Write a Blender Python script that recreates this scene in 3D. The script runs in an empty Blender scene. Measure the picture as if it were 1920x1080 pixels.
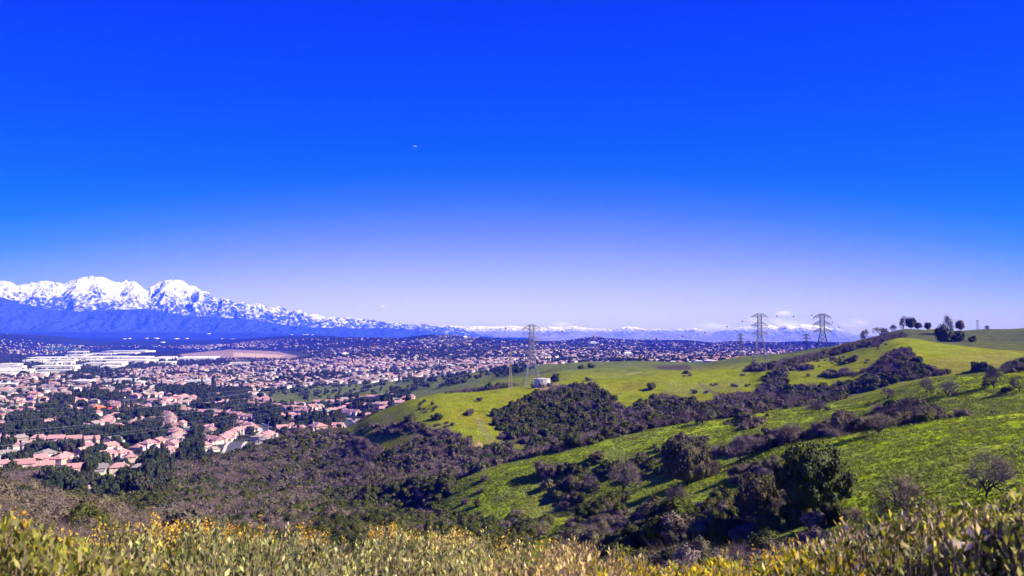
import bpy, bmesh, math, random
import numpy as np
from mathutils import Vector, Matrix

random.seed(11)
RNG = np.random.default_rng(11)
SC = bpy.context.scene
COL = SC.collection
R = math.radians

# ------------------------------------------------------------------ camera, sky, sun, exposure
F_PX = 1500.0
PITCH = math.atan(90 / F_PX)
cam_d = bpy.data.cameras.new('camera'); cam = bpy.data.objects.new('camera', cam_d); COL.objects.link(cam)
cam_d.sensor_width = 36; cam_d.lens = 36 * F_PX / 1920
cam_d.clip_start = 0.05; cam_d.clip_end = 300000
cam.location = (0, 0, 0); cam.rotation_euler = (math.pi / 2 + PITCH, 0, 0)
cam_d.dof.use_dof = True; cam_d.dof.focus_distance = 250; cam_d.dof.aperture_fstop = 8.0
SC.camera = cam

SUN_AZ, SUN_EL = R(100), R(36)          # clockwise from the viewing direction
world = bpy.data.worlds.new('World'); SC.world = world; world.use_nodes = True
wt = world.node_tree; wn = wt.nodes; wl = wt.links
bg = wn['Background']
sky = wn.new('ShaderNodeTexSky'); sky.sky_type = 'NISHITA'; sky.sun_disc = False
sky.sun_elevation = SUN_EL; sky.sun_rotation = SUN_AZ; sky.altitude = 300
tc = wn.new('ShaderNodeTexCoord'); sp = wn.new('ShaderNodeSeparateXYZ'); wl.new(tc.outputs['Generated'], sp.inputs[0])
def wmath(op, a, b=None, clamp=False):
    n = wn.new('ShaderNodeMath'); n.operation = op; n.use_clamp = clamp
    for i, x in enumerate((a, b)):
        if x is None: continue
        if isinstance(x, (int, float)): n.inputs[i].default_value = x
        else: wl.new(x, n.inputs[i])
    return n.outputs[0]
sx = wmath('MULTIPLY', wmath('MULTIPLY', sp.outputs['X'], sp.outputs['X']), 0.26)      # the deep blue comes down a little away from the middle
ez = wmath('ADD', wmath('MAXIMUM', sp.outputs['Z'], 0.0), wmath('MINIMUM', sx, 0.08))
ramp = wn.new('ShaderNodeValToRGB'); wl.new(wmath('MULTIPLY', ez, 1 / 0.42, True), ramp.inputs[0])
SKY_TINT = [(0.000, (.74, .68, 1.00)), (0.014, (.74, .68, 1.05)), (0.047, (.62, .54, 1.10)), (0.087, (.47, .41, .98)),
            (0.127, (.27, .29, .95)), (0.166, (.09, .21, 1.0)), (0.20, (.015, .165, 1.08)), (0.228, (.0, .145, 1.05)),
            (0.318, (.0, .10, .92)), (0.40, (.0, .075, .80)), (1.0, (.0, .075, .80))]
el_ = ramp.color_ramp.elements
for i, (z, c) in enumerate(SKY_TINT):
    p = min(z / 0.42, 1.0)
    e = el_[i] if i < 2 else el_.new(p)
    e.position = p; e.color = (*c, 1)
mul = wn.new('ShaderNodeMix'); mul.data_type = 'RGBA'; mul.blend_type = 'MULTIPLY'; mul.inputs[0].default_value = 1
wl.new(sky.outputs[0], mul.inputs[6]); wl.new(ramp.outputs[0], mul.inputs[7])
# a few small clouds low over the far range
def world_cloud(prev):
    mp = wn.new('ShaderNodeMapping'); mp.inputs['Scale'].default_value = (38, 38, 95); wl.new(tc.outputs['Generated'], mp.inputs[0])
    nz = wn.new('ShaderNodeTexNoise'); nz.inputs['Scale'].default_value = 1.0; nz.inputs['Detail'].default_value = 6; wl.new(mp.outputs[0], nz.inputs[0])
    def blob(u, v, su, sv):
        d = ray_dir(u, v); d = d / np.linalg.norm(d)
        ax = wmath('DIVIDE', wmath('SUBTRACT', sp.outputs['X'], float(d[0])), su / F_PX)
        az = wmath('DIVIDE', wmath('SUBTRACT', sp.outputs['Z'], float(d[2])), sv / F_PX)
        q = wmath('ADD', wmath('MULTIPLY', ax, ax), wmath('MULTIPLY', az, az))
        return wmath('SUBTRACT', 1.0, q, True)
    m = None
    for b in [(1475, 607, 45, 12), (1420, 600, 20, 6), (1600, 606, 26, 8), (1323, 610, 26, 7), (718, 574, 7, 2.5), (1470, 588, 16, 6), (1350, 612, 20, 6), (1050, 607, 26, 5)]:
        x = blob(*b); m = x if m is None else wmath('MAXIMUM', m, x)
    m = wmath('MULTIPLY', wmath('MULTIPLY', m, wmath('SUBTRACT', nz.outputs[0], 0.34, True)), 3.2, True)
    m = wmath('MULTIPLY', m, wmath('GREATER_THAN', sp.outputs['Y'], 0.0))
    mx = wn.new('ShaderNodeMix'); mx.data_type = 'RGBA'; wl.new(m, mx.inputs[0]); wl.new(prev, mx.inputs[6]); mx.inputs[7].default_value = (4.6, 4.4, 9.5, 1)
    return mx.outputs[2]
def ray_dir(u, v):
    x = (u - 960) / F_PX; y = (540 - v) / F_PX
    return np.array([x, math.cos(PITCH) - y * math.sin(PITCH), math.sin(PITCH) + y * math.cos(PITCH)])
wl.new(world_cloud(mul.outputs[2]), bg.inputs[0])
bg.inputs[1].default_value = 0.1
sun_d = bpy.data.lights.new('sun', 'SUN'); sun = bpy.data.objects.new('sun', sun_d); COL.objects.link(sun)
sun_d.energy = 4.9; sun_d.angle = R(0.5); sun_d.color = (1.0, 0.93, 1.02)
sdir = Vector((math.sin(SUN_AZ) * math.cos(SUN_EL), math.cos(SUN_AZ) * math.cos(SUN_EL), math.sin(SUN_EL)))
sun.rotation_euler = sdir.to_track_quat('Z', 'Y').to_euler()
vs = SC.view_settings; vs.view_transform = 'Standard'; vs.look = 'None'; vs.gamma = 1; vs.use_curve_mapping = False
vs.exposure = 1.0
SC.cycles.max_bounces = 6; SC.cycles.diffuse_bounces = 2; SC.cycles.transparent_max_bounces = 8
SC.cycles.volume_bounces = 3

# ------------------------------------------------------------------ helpers
def to_ar(u, v):
    """direction of a photograph point: azimuth (clockwise from +Y) and tan of elevation"""
    d = ray_dir(u, v)
    return math.atan2(d[0], d[1]), d[2] / math.hypot(d[0], d[1])
def project(x, y, z):
    cp, s_ = math.cos(PITCH), math.sin(PITCH)
    fw = y * cp + z * s_; up = -y * s_ + z * cp
    fw = np.where(np.abs(fw) < 1e-6, 1e-6, fw)
    return 960 + F_PX * x / fw, 540 - F_PX * up / fw, fw
def _hash(ix, iy, seed):
    h = (ix.astype(np.int64) * 374761393 + iy.astype(np.int64) * 668265263 + seed * 1442695041) & 0xffffffff
    h = ((h ^ (h >> 13)) * 1274126177) & 0xffffffff
    h = (h ^ (h >> 16)) & 0xffffffff
    return h
def gnoise(x, y, seed=0):
    x = np.asarray(x, float); y = np.asarray(y, float)
    x0 = np.floor(x); y0 = np.floor(y); fx = x - x0; fy = y - y0
    sx = fx * fx * fx * (fx * (fx * 6 - 15) + 10); sy = fy * fy * fy * (fy * (fy * 6 - 15) + 10)
    def g(i, j):
        a = _hash(x0 + i, y0 + j, seed) / 4294967296.0 * 2 * math.pi
        return np.cos(a) * (fx - i) + np.sin(a) * (fy - j)
    a = g(0, 0) * (1 - sx) + g(1, 0) * sx; b = g(0, 1) * (1 - sx) + g(1, 1) * sx
    return (a * (1 - sy) + b * sy) * 1.5
def fbm(x, y, n=4, seed=0, ridged=False, gain=0.5):
    t = 0; a = 1.0; s = 0
    for i in range(n):
        v = gnoise(x, y, seed + i * 17)
        t = t + a * ((1 - 2 * np.abs(v)) if ridged else v); s += a
        x = x * 2.03 + 13.1; y = y * 2.03 + 7.7; a *= gain
    return t / s
def np_mesh(name, verts, faces, smooth=False):
    verts = np.asarray(verts, np.float32); faces = np.asarray(faces, np.int32)
    k = faces.shape[1]; me = bpy.data.meshes.new(name)
    me.vertices.add(len(verts)); me.vertices.foreach_set('co', verts.ravel())
    me.loops.add(faces.size); me.loops.foreach_set('vertex_index', faces.ravel())
    me.polygons.add(len(faces)); me.polygons.foreach_set('loop_start', np.arange(0, faces.size, k, dtype=np.int32))
    me.polygons.foreach_set('loop_total', np.full(len(faces), k, np.int32))
    if smooth: me.polygons.foreach_set('use_smooth', np.ones(len(faces), bool))
    me.update(); me.validate()
    return me
def vcol(me, rgb, name='tone', domain='POINT'):
    a = me.color_attributes.new(name, 'FLOAT_COLOR', domain)
    c = np.ones((len(rgb), 4), np.float32); c[:, :3] = rgb; a.data.foreach_set('color', c.ravel())
def tag(o, label=None, cat=None, group=None, kind=None):
    if label: o['label'] = label
    if cat: o['category'] = cat
    if group: o['group'] = group
    if kind: o['kind'] = kind
    return o
def obj(name, me, mats=None, parent=None):
    o = bpy.data.objects.new(name, me); COL.objects.link(o)
    if mats is not None and me is not None:
        for m in (mats if isinstance(mats, (list, tuple)) else [mats]):
            if m.name not in [x.name for x in me.materials if x]: me.materials.append(m)
    if parent is not None: o.parent = parent
    return o
def empty(name, loc=(0, 0, 0), rz=0, s=1.0):
    o = bpy.data.objects.new(name, None); COL.objects.link(o); o.location = loc; o.rotation_euler = (0, 0, rz); o.scale = (s, s, s)
    return o
def copy_tree(o, parent=None):
    c = o.copy(); COL.objects.link(c)
    if parent is not None: c.parent = parent
    for ch in o.children: copy_tree(ch, c)
    return c
def drop_tree(o):
    for ch in list(o.children): drop_tree(ch)
    bpy.data.objects.remove(o)
def in_poly(u, v, poly):
    u = np.asarray(u, float); v = np.asarray(v, float); ins = np.zeros(u.shape, bool); n = len(poly)
    for i in range(n):
        x1, y1 = poly[i]; x2, y2 = poly[(i + 1) % n]
        if y1 == y2: continue
        c = ((y1 > v) != (y2 > v)) & (u < (x2 - x1) * (v - y1) / (y2 - y1) + x1)
        ins ^= c
    return ins
class MB:
    def __init__(s): s.v = []; s.f = []
    def box(s, x0, x1, y0, y1, z0, z1):
        b = len(s.v); s.v += [(x0, y0, z0), (x1, y0, z0), (x1, y1, z0), (x0, y1, z0), (x0, y0, z1), (x1, y0, z1), (x1, y1, z1), (x0, y1, z1)]
        s.f += [tuple(b + i for i in q) for q in ((0, 3, 2, 1), (4, 5, 6, 7), (0, 1, 5, 4), (1, 2, 6, 5), (2, 3, 7, 6), (3, 0, 4, 7))]
    def bar(s, a, b_, w=0.1, n=4):
        a = Vector(a); b_ = Vector(b_); d = (b_ - a)
        if d.length < 1e-6: return
        q = d.to_track_quat('Z', 'Y'); base = len(s.v)
        for p in (a, b_):
            for k in range(n):
                t = 2 * math.pi * (k + .5) / n; s.v.append(tuple(p + q @ Vector((math.cos(t) * w * .5, math.sin(t) * w * .5, 0))))
        for k in range(n): s.f.append((base + k, base + (k + 1) % n, base + n + (k + 1) % n, base + n + k))
        s.f.append(tuple(base + k for k in range(n - 1, -1, -1))); s.f.append(tuple(base + n + k for k in range(n)))
    def tube(s, pts, ws, n=4):
        rings = []; m = len(pts); pts = [Vector(p) for p in pts]
        for i, p in enumerate(pts):
            d = pts[min(i + 1, m - 1)] - pts[max(i - 1, 0)]; q = d.to_track_quat('Z', 'Y'); b = len(s.v); rings.append(b)
            for k in range(n):
                t = 2 * math.pi * k / n; s.v.append(tuple(p + q @ Vector((math.cos(t) * ws[i] * .5, math.sin(t) * ws[i] * .5, 0))))
        for i in range(m - 1):
            for k in range(n): s.f.append((rings[i] + k, rings[i] + (k + 1) % n, rings[i + 1] + (k + 1) % n, rings[i + 1] + k))
    def poly(s, pts):
        b = len(s.v); s.v += [tuple(p) for p in pts]; s.f.append(tuple(range(b, b + len(pts))))
    def mesh(s, name, smooth=False):
        me = bpy.data.meshes.new(name); me.from_pydata(s.v, [], s.f)
        if smooth:
            for p in me.polygons: p.use_smooth = True
        me.update(); return me
    def build(s, name, mat, parent=None, smooth=False): return obj(name, s.mesh(name, smooth), mat, parent)

# ------------------------------------------------------------------ materials
def mat(name, color=(.5, .5, .5), rough=.85, noise=None, attr=None, rand=None, bump=None, metal=0.0, spec=0.3, trans=0.0, coords='Object', two=None):
    m = bpy.data.materials.new(name); m.use_nodes = True; nt = m.node_tree; N = nt.nodes; L = nt.links; b = N['Principled BSDF']
    b.inputs['Roughness'].default_value = rough; b.inputs['Metallic'].default_value = metal; b.inputs['Specular IOR Level'].default_value = spec
    col = None
    def mixn(blend, fac, a, c):
        x = N.new('ShaderNodeMix'); x.data_type = 'RGBA'; x.blend_type = blend
        for i, q in ((0, fac), (6, a), (7, c)):
            if isinstance(q, (int, float)): x.inputs[i].default_value = q
            elif isinstance(q, tuple): x.inputs[i].default_value = (*q, 1)
            else: L.new(q, x.inputs[i])
        return x.outputs[2]
    t = N.new('ShaderNodeTexCoord'); src = t.outputs[coords]
    if coords == 'World':
        pass
    if attr:
        a = N.new('ShaderNodeAttribute'); a.attribute_name = attr; col = a.outputs['Color']
    elif rand:                                     # list of colours, picked per object or instance
        oi = N.new('ShaderNodeObjectInfo'); r = N.new('ShaderNodeValToRGB'); L.new(oi.outputs['Random'], r.inputs[0])
        es = r.color_ramp.elements
        for i, c in enumerate(rand):
            e = es[i] if i < 2 else es.new(1)
            e.color = (*c, 1)
        for i in range(len(rand)): es[i].position = i / max(1, len(rand) - 1)
        r.color_ramp.interpolation = 'LINEAR'; col = r.outputs[0]
    else:
        rg = N.new('ShaderNodeRGB'); rg.outputs[0].default_value = (*color, 1); col = rg.outputs[0]
    for (sc_, det, lo, hi) in (noise or []):
        nz = N.new('ShaderNodeTexNoise'); nz.inputs['Scale'].default_value = sc_; nz.inputs['Detail'].default_value = det; L.new(src, nz.inputs[0])
        mr = N.new('ShaderNodeMapRange'); mr.inputs[1].default_value = .3; mr.inputs[2].default_value = .7; mr.inputs[3].default_value = lo; mr.inputs[4].default_value = hi
        L.new(nz.outputs[0], mr.inputs[0]); cb = N.new('ShaderNodeCombineXYZ')
        for i in range(3): L.new(mr.outputs[0], cb.inputs[i])
        col = mixn('MULTIPLY', 1.0, col, cb.outputs[0])
    if two:                                        # (second colour, scale, threshold low, high)
        c2, sc_, lo, hi = two
        nz = N.new('ShaderNodeTexNoise'); nz.inputs['Scale'].default_value = sc_; nz.inputs['Detail'].default_value = 5; L.new(src, nz.inputs[0])
        mr = N.new('ShaderNodeMapRange'); mr.inputs[1].default_value = lo; mr.inputs[2].default_value = hi; L.new(nz.outputs[0], mr.inputs[0])
        col = mixn('MIX', mr.outputs[0], col, c2)
    L.new(col, b.inputs['Base Color'])
    if bump:
        sc_, st, dist = bump
        nz = N.new('ShaderNodeTexNoise'); nz.inputs['Scale'].default_value = sc_; nz.inputs['Detail'].default_value = 4; L.new(src, nz.inputs[0])
        bp = N.new('ShaderNodeBump'); bp.inputs['Strength'].default_value = st; bp.inputs['Distance'].default_value = dist
        L.new(nz.outputs[0], bp.inputs['Height']); L.new(bp.outputs[0], b.inputs['Normal'])
    if trans > 0:
        tr = N.new('ShaderNodeBsdfTranslucent'); L.new(col, tr.inputs[0]); ms = N.new('ShaderNodeMixShader'); ms.inputs[0].default_value = trans
        L.new(b.outputs[0], ms.inputs[1]); L.new(tr.outputs[0], ms.inputs[2]); L.new(ms.outputs[0], N['Material Output'].inputs[0])
    return m

# ------------------------------------------------------------------ the lie of the land: feature lines (u, v, distance) from near to far
CONST = lambda r, z: [(-900, None, r, z), (2900, None, r, z)]
LINES = [
 CONST(1.0, -1.85), CONST(4.5, -2.05), CONST(12, -4.6),
 [(-600,870,125),(0,938,110),(90,960,105),(200,986,95),(280,1012,85),(400,1060,70),(600,1110,45),(1000,1110,40),(1500,1100,38),(1920,1050,38),(2500,1030,38)],
 [(-600,940,220),(0,975,220),(300,990,240),(450,1000,230),(600,1010,200),(900,1035,140),(1000,1045,120),(1300,1055,80),(1600,1035,68),(1920,985,60),(2500,960,60)],
 [(-600,940,330),(0,940,330),(300,955,320),(600,965,290),(900,1005,200),(980,1018,172),(1060,985,172),(1180,930,178),(1320,885,172),(1380,868,166),(1480,830,160),(1600,808,156),(1700,795,152),(1800,786,149),(1920,778,146),(2500,745,140)],
 [(-600,930,400),(0,925,400),(300,930,400),(600,942,370),(900,980,262),(1060,978,252),(1180,940,250),(1320,908,245),(1480,885,238),(1700,868,228),(1920,850,222),(2500,790,225)],
 [(-600,905,500),(0,905,500),(300,905,470),(600,918,440),(700,912,395),(850,903,315),(960,872,300),(1050,845,300),(1100,832,302),(1230,801,308),(1300,790,310),(1480,765,318),(1580,752,322),(1660,736,325),(1750,714,328),(1850,702,332),(1920,693,335),(2500,650,345)],
 [(-600,885,540),(0,888,535),(300,900,495),(400,888,480),(600,880,490),(700,895,430),(850,895,390),(960,875,400),(1100,842,415),(1300,805,430),(1480,780,450),(1600,765,450),(1750,740,450),(1920,722,450),(2500,690,450)],
 [(-600,880,560),(0,880,560),(200,892,545),(320,889,522),(400,870,530),(490,847,540),(560,815,555),(640,806,560),(700,776,550),(780,747,540),(900,736,545),(990,731,555),(1060,714,590),(1150,709,605),(1250,699,625),(1400,696,640),(1430,690,645),(1480,680,660),(1560,665,690),(1640,643,710),(1690,634,715),(1800,643,750),(1920,646,780),(2500,655,800)],
 [(-600,860,640),(300,861,640),(500,856,650),(560,838,660),(640,825,660),(700,800,650),(780,765,640),(900,748,640),(990,742,640),(1060,722,680),(1150,716,700),(1250,704,720),(1400,702,740),(1560,672,790),(1640,648,800),(1690,640,810),(1800,641,830),(1920,641,850),(2500,645,860)],
 [(-600,800,850),(500,800,850),(640,795,850),(700,775,850),(800,742,820),(900,724,820),(1000,706,840),(1100,692,860),(1200,690,870),(1300,684,900),(1400,669,920),(1500,658,920),(1560,649,910),(1640,632,910),(1700,617,900),(1800,617,920),(1920,620,950),(2500,622,1000)],
 [(-600,765,1080),(500,764,1080),(640,758,1080),(750,748,1050),(850,728,1050),(950,712,1050),(1050,692,1050),(1150,686,1060),(1250,684,1080),(1400,682,1100),(1500,675,1100),(1700,655,1100),(1920,650,1100),(2500,650,1150)],
 [(-600,741,1300),(400,741,1300),(480,744,1300),(560,733,1330),(640,727,1350),(720,721,1350),(800,715,1300),(900,704,1250),(1000,690,1200),(1100,683,1200),(1200,681,1200),(1300,683,1250),(1500,680,1300),(1920,670,1300),(2500,670,1300)],
 [(-600,708,1900),(500,708,1900),(640,702,1900),(800,692,1900),(1000,682,1900),(1200,676,1900),(1500,673,1900),(1920,669,1900)],
 [(-600,682,3000),(500,681,3000),(640,672,2900),(750,665,2900),(900,660,2900),(1100,665,2700),(1200,664,2800),(1500,664,3000),(1920,660,3000)],
 [(-600,668,4300),(300,667,4300),(500,665,4300),(640,655,4300),(760,645,4300),(860,637,4300),(960,648,4300),(1100,650,4300),(1200,652,4300),(1500,655,4300),(1920,650,4300)],
 [(-600,655,5500),(0,655,5500),(100,660,5500),(400,660,5500),(470,648,5800),(560,640,6000),(640,636,6000),(740,637,6000),(780,632,6000),(830,629,6000),(900,634,6000),(960,638,6000),(1040,641,6000),(1090,637,5600),(1112,635,5600),(1150,640,5600),(1200,642,5600),(1300,643,5800),(1340,646,5800),(1400,643,5800),(1450,645,5800),(1500,642,5800),(1600,644,5800),(1920,646,6000)],
 [(-600,627,9000),(0,627,9000),(100,630,9000),(180,640,9000),(330,641,9000),(420,638,9000),(480,633,9000),(560,629,9000),(620,631,9000),(680,640,9000),(800,650,9000),(1920,660,9000)],
 [(-600,642,12000),(300,639,12000),(640,643,12000),(800,654,12000),(1920,660,12000)],
 [(-600,632,20000),(600,634,20000),(750,650,20000),(1920,656,20000)],
 [(-600,622,26000),(560,624,26000),(750,648,26000),(1920,654,26000)],
 [(-900,None,34000,60),(560,None,34000,60),(750,None,34000,-350),(2900,None,34000,-350)], CONST(95000, -250),
]
_LT = []
for ln in LINES:
    az, rr, zz = [], [], []
    for p in ln:
        if p[1] is None: a = math.atan((p[0] - 960) / F_PX); r = p[2]; z = p[3]
        else:
            a, t = to_ar(p[0], p[1]); r = p[2]; z = r * t
        az.append(a); rr.append(r); zz.append(z)
    az = [-R(180) ] + az + [R(180)]
    mr, mz = (rr[0] + rr[-1]) / 2, (zz[0] + zz[-1]) / 2
    rr = [mr] + rr + [mr]; zz = [mz] + zz + [mz]
    _LT.append((np.array(az), np.array(rr), np.array(zz)))
NT = 1
def smooth_interp(a, xs, ys):
    """monotone cubic through the knots"""
    h = np.diff(xs); d = np.diff(ys) / h; m = np.zeros(len(xs)); m[0], m[-1] = 0, 0
    for i in range(1, len(xs) - 1):
        if d[i - 1] * d[i] > 0:
            w1, w2 = 2 * h[i] + h[i - 1], h[i] + 2 * h[i - 1]; m[i] = (w1 + w2) / (w1 / d[i - 1] + w2 / d[i])
    k = np.clip(np.searchsorted(xs, a, side='right') - 1, 0, len(xs) - 2)
    t = (a - xs[k]) / h[k]
    return (2*t**3 - 3*t**2 + 1) * ys[k] + (t**3 - 2*t**2 + t) * h[k] * m[k] + (-2*t**3 + 3*t**2) * ys[k+1] + (t**3 - t**2) * h[k] * m[k+1]
AZ = np.concatenate([np.radians(np.arange(-180, -48, 6.0)), np.radians(np.arange(-48, 48.01, 0.15)), np.radians(np.arange(54, 180.01, 6.0))])
AZ[-1] = math.pi
RG = np.concatenate([np.exp(np.arange(math.log(1.0), math.log(55), 0.035)), np.exp(np.arange(math.log(55), math.log(1400), 0.0095)), np.exp(np.arange(math.log(1400), math.log(12000), 0.014)), np.exp(np.arange(math.log(12000), math.log(95000), 0.05)), [95000]])
RA = np.array([smooth_interp(AZ, a, r) for a, r, z in _LT]); ZA = np.array([smooth_interp(AZ, a, z) for a, r, z in _LT])
for i in range(1, len(RA)): RA[i] = np.maximum(RA[i], RA[i - 1] * 1.03)
# monotone cubic in log distance, per azimuth
LR = np.log(RA); Hs = np.diff(LR, axis=0); Ds = np.diff(ZA, axis=0) / Hs; Ms = np.zeros_like(ZA)
w1 = 2 * Hs[1:] + Hs[:-1]; w2 = Hs[1:] + 2 * Hs[:-1]
with np.errstate(divide='ignore', invalid='ignore'):
    mm = (w1 + w2) / (w1 / Ds[:-1] + w2 / Ds[1:])
Ms[1:-1] = np.where(Ds[:-1] * Ds[1:] > 0, mm, 0); Ms = np.nan_to_num(Ms)
ZG = np.zeros((len(AZ), len(RG))); LRG = np.log(RG)
for j in range(len(AZ)):
    k = np.clip(np.searchsorted(LR[:, j], LRG, side='right') - 1, 0, len(LR) - 2)
    h = Hs[k, j]; t = np.clip((LRG - LR[k, j]) / h, 0, 1)
    ZG[j] = (2*t**3 - 3*t**2 + 1) * ZA[k, j] + (t**3 - 2*t**2 + t) * h * Ms[k, j] + (-2*t**3 + 3*t**2) * ZA[k+1, j] + (t**3 - t**2) * h * Ms[k+1, j]
XG = RG[None, :] * np.sin(AZ)[:, None]; YG = RG[None, :] * np.cos(AZ)[:, None]
def sstep(x, a, b):
    t = np.clip((x - a) / (b - a), 0, 1); return t * t * (3 - 2 * t)
rgg = np.broadcast_to(RG[None, :], ZG.shape)
hilly = np.clip(sstep(XG, -150 - 0.1 * rgg, 60) + (1 - sstep(rgg, 420, 620)) + 0.7 * sstep(rgg, 3200, 4800), 0.04, 1)
for lam, amp, sd in ((6, .012, 1), (14, .014, 2), (34, .034, 3), (80, .034, 4), (200, .014, 5), (500, .022, 6), (1300, .022, 7)):
    wgt = sstep(rgg, lam * 3.0, lam * 7.0) * (1 - sstep(rgg, lam * 90, lam * 180))
    ZG = ZG + gnoise(XG / lam, YG / lam, sd) * lam * amp * wgt * hilly
UG, VG, FG = project(XG, YG, ZG)
TG = ZG / rgg
TMAX = np.maximum.accumulate(TG, axis=1)
def _ij(x, y):
    a = np.arctan2(x, y); r = np.hypot(x, y)
    i = np.clip(np.searchsorted(AZ, a) - 1, 0, len(AZ) - 2); j = np.clip(np.searchsorted(RG, r) - 1, 0, len(RG) - 2)
    fi = np.clip((a - AZ[i]) / (AZ[i + 1] - AZ[i]), 0, 1); fj = np.clip((r - RG[j]) / (RG[j + 1] - RG[j]), 0, 1)
    return i, j, fi, fj
def ground(x, y, G=None):
    G = ZG if G is None else G
    x = np.asarray(x, float); y = np.asarray(y, float); i, j, fi, fj = _ij(x, y)
    return (G[i, j] * (1 - fi) + G[i + 1, j] * fi) * (1 - fj) + (G[i, j + 1] * (1 - fi) + G[i + 1, j + 1] * fi) * fj
def hidden_by(x, y, ztop):
    """how far (as tangent) the land in front rises over a point: above 0 means hidden from the viewpoint"""
    i, j, fi, fj = _ij(x, y); r = np.hypot(x, y)
    return TMAX[i, np.maximum(j - 1, 0)] - ztop / r
def hit(u, v, rmin=15):
    a, t = to_ar(u, v); i = int(np.clip(np.searchsorted(AZ, a), 1, len(AZ) - 1))
    f = (a - AZ[i - 1]) / (AZ[i] - AZ[i - 1]); col = TG[i - 1] * (1 - f) + TG[i] * f
    k = np.nonzero((col >= t) & (RG > rmin))[0]
    if len(k) == 0: r = 900.0
    else:
        k = k[0]; c0, c1 = col[k - 1], col[k]; q = 0.5 if c1 == c0 else np.clip((t - c0) / (c1 - c0), 0, 1); r = RG[k - 1] + (RG[k] - RG[k - 1]) * q
    x, y = r * math.sin(a), r * math.cos(a)
    return x, y, float(ground(x, y)), r
def at_range(u, r):
    a = to_ar(u, 640)[0]; x, y = r * math.sin(a), r * math.cos(a); return x, y, float(ground(x, y)), r

# ------------------------------------------------------------------ what covers the ground
CHAP = [
 [(-200,880),(0,920),(90,942),(200,970),(285,1004),(260,1200),(-300,1200)],
 [(-400,868),(60,880),(260,920),(60,965),(-400,965)],
 [(60,950),(200,950),(245,918),(330,876),(410,858),(500,835),(560,806),(640,808),(700,832),(728,850),(760,828),(790,806),(835,806),(880,822),(888,838),(905,846),(930,836),(985,842),(1045,840),(1010,855),(950,868),(880,890),(838,905),(850,930),(830,960),(860,980),(930,985),(960,1010),(960,1100),(60,1100)],
 [(925,768),(962,765),(1000,738),(1060,725),(1110,722),(1140,735),(1165,765),(1185,775),(1195,760),(1240,742),(1290,752),(1330,758),(1360,742),(1425,735),(1445,700),(1500,688),(1560,690),(1600,700),(1640,690),(1665,665),(1700,655),(1735,690),(1790,700),(1740,706),(1660,724),(1570,752),(1480,766),(1300,792),(1230,803),(1100,835),(1050,848),(1000,845),(975,832),(935,830),(945,815),(930,800)],
 [(1395,697),(1470,673),(1560,653),(1640,633),(1690,620),(1720,630),(1680,634),(1640,646),(1560,668),(1485,686),(1440,695)],
 [(1552,812),(1580,785),(1650,770),(1720,755),(1765,770),(1755,790),(1700,797),(1600,810),(1480,832),(1400,856),(1360,866),(1345,850),(1370,835),(1450,812)],
 [(1385,785),(1425,782),(1430,800),(1395,806)],
 [(1244,850),(1268,826),(1335,826),(1345,880),(1310,905),(1244,893)],
 [(1108,870),(1150,836),(1195,858),(1242,880),(1240,897),(1180,922),(1118,912)],
 [(930,1010),(985,935),(1008,892),(1030,870),(1090,875),(1122,915),(1085,950),(1030,985),(990,1030),(960,1100),(920,1060)],
 [(1100,965),(1150,940),(1240,950),(1290,1010),(1300,1100),(1040,1100),(1050,1010)],
 [(1310,955),(1370,950),(1420,985),(1470,950),(1590,950),(1640,990),(1700,960),(1800,960),(1850,1000),(1850,1100),(1280,1100)],
 [(1380,890),(1450,880),(1470,960),(1400,985),(1370,950)],
 [(700,800),(770,790),(800,800),(770,815),(700,815)],
 [(1880,690),(1960,660),(1960,690),(1890,700)],
 [(830,735),(960,716),(985,722),(900,734),(850,738)],
 [(1225,686),(1290,684),(1300,693),(1240,694)],
]
def chap_mask(u, v, r):
    m = np.zeros(np.shape(u), bool)
    for k, p in enumerate(CHAP):
        q = in_poly(u, v, p)
        if k in (15, 16): q &= r > 560
        elif k == 4: q &= (r > 560)
        elif k == 1: q &= r < 556
        else: q &= r < 740
        m |= q
    return m
def town_mask(x, y, u, v, r):
    """1 where houses stand"""
    m = (r > 560) & (u < 640) & (v < 906)
    m |= (r > 690) & (u < 700) & (v < 812)
    m |= (r > 760) & (u < 770) & (v < 800)
    m &= ~((r > 1130) & (r < 1420) & (u > 490 + (1300 - r) * 0.15))
    m |= (r > 1430)
    m &= ~((r > 740) & (r < 1420) & (u > 770))
    return m
# ------------------------------------------------------------------ ground sheet
nz1 = fbm(XG / 30, YG / 30, 4, 40); nz2 = fbm(XG / 7, YG / 7, 3, 50); nz3 = fbm(XG / 140, YG / 140, 3, 60); nzf = fbm(XG / 900, YG / 500, 4, 70)
def C3(c): return np.array(c, float)[None, None, :]
grass = C3((.240, .300, .014)) * (1 + .28 * nz1[..., None] + .3 * nz2[..., None])
grass = grass * (1 - .25 * sstep(nz3, .0, .4)[..., None] * np.array([0, .15, -.5]))
olive = C3((.135, .140, .044)) * (1 + .5 * nz2[..., None])
w = sstep(nz1 + .5 * nz2, .05, .45)[..., None] * .55
colr = grass * (1 - w) + olive * w
yel = sstep(nz3 + .3 * nz1, .1, .5)[..., None] * .5
colr = colr * (1 - yel) + C3((.235, .215, .012)) * yel
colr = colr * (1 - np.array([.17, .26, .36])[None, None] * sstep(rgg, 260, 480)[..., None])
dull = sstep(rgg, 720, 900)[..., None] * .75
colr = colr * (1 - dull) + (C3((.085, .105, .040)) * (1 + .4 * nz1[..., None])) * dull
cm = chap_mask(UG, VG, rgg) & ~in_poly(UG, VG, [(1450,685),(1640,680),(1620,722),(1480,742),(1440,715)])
cmf = cm.astype(float)
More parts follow.
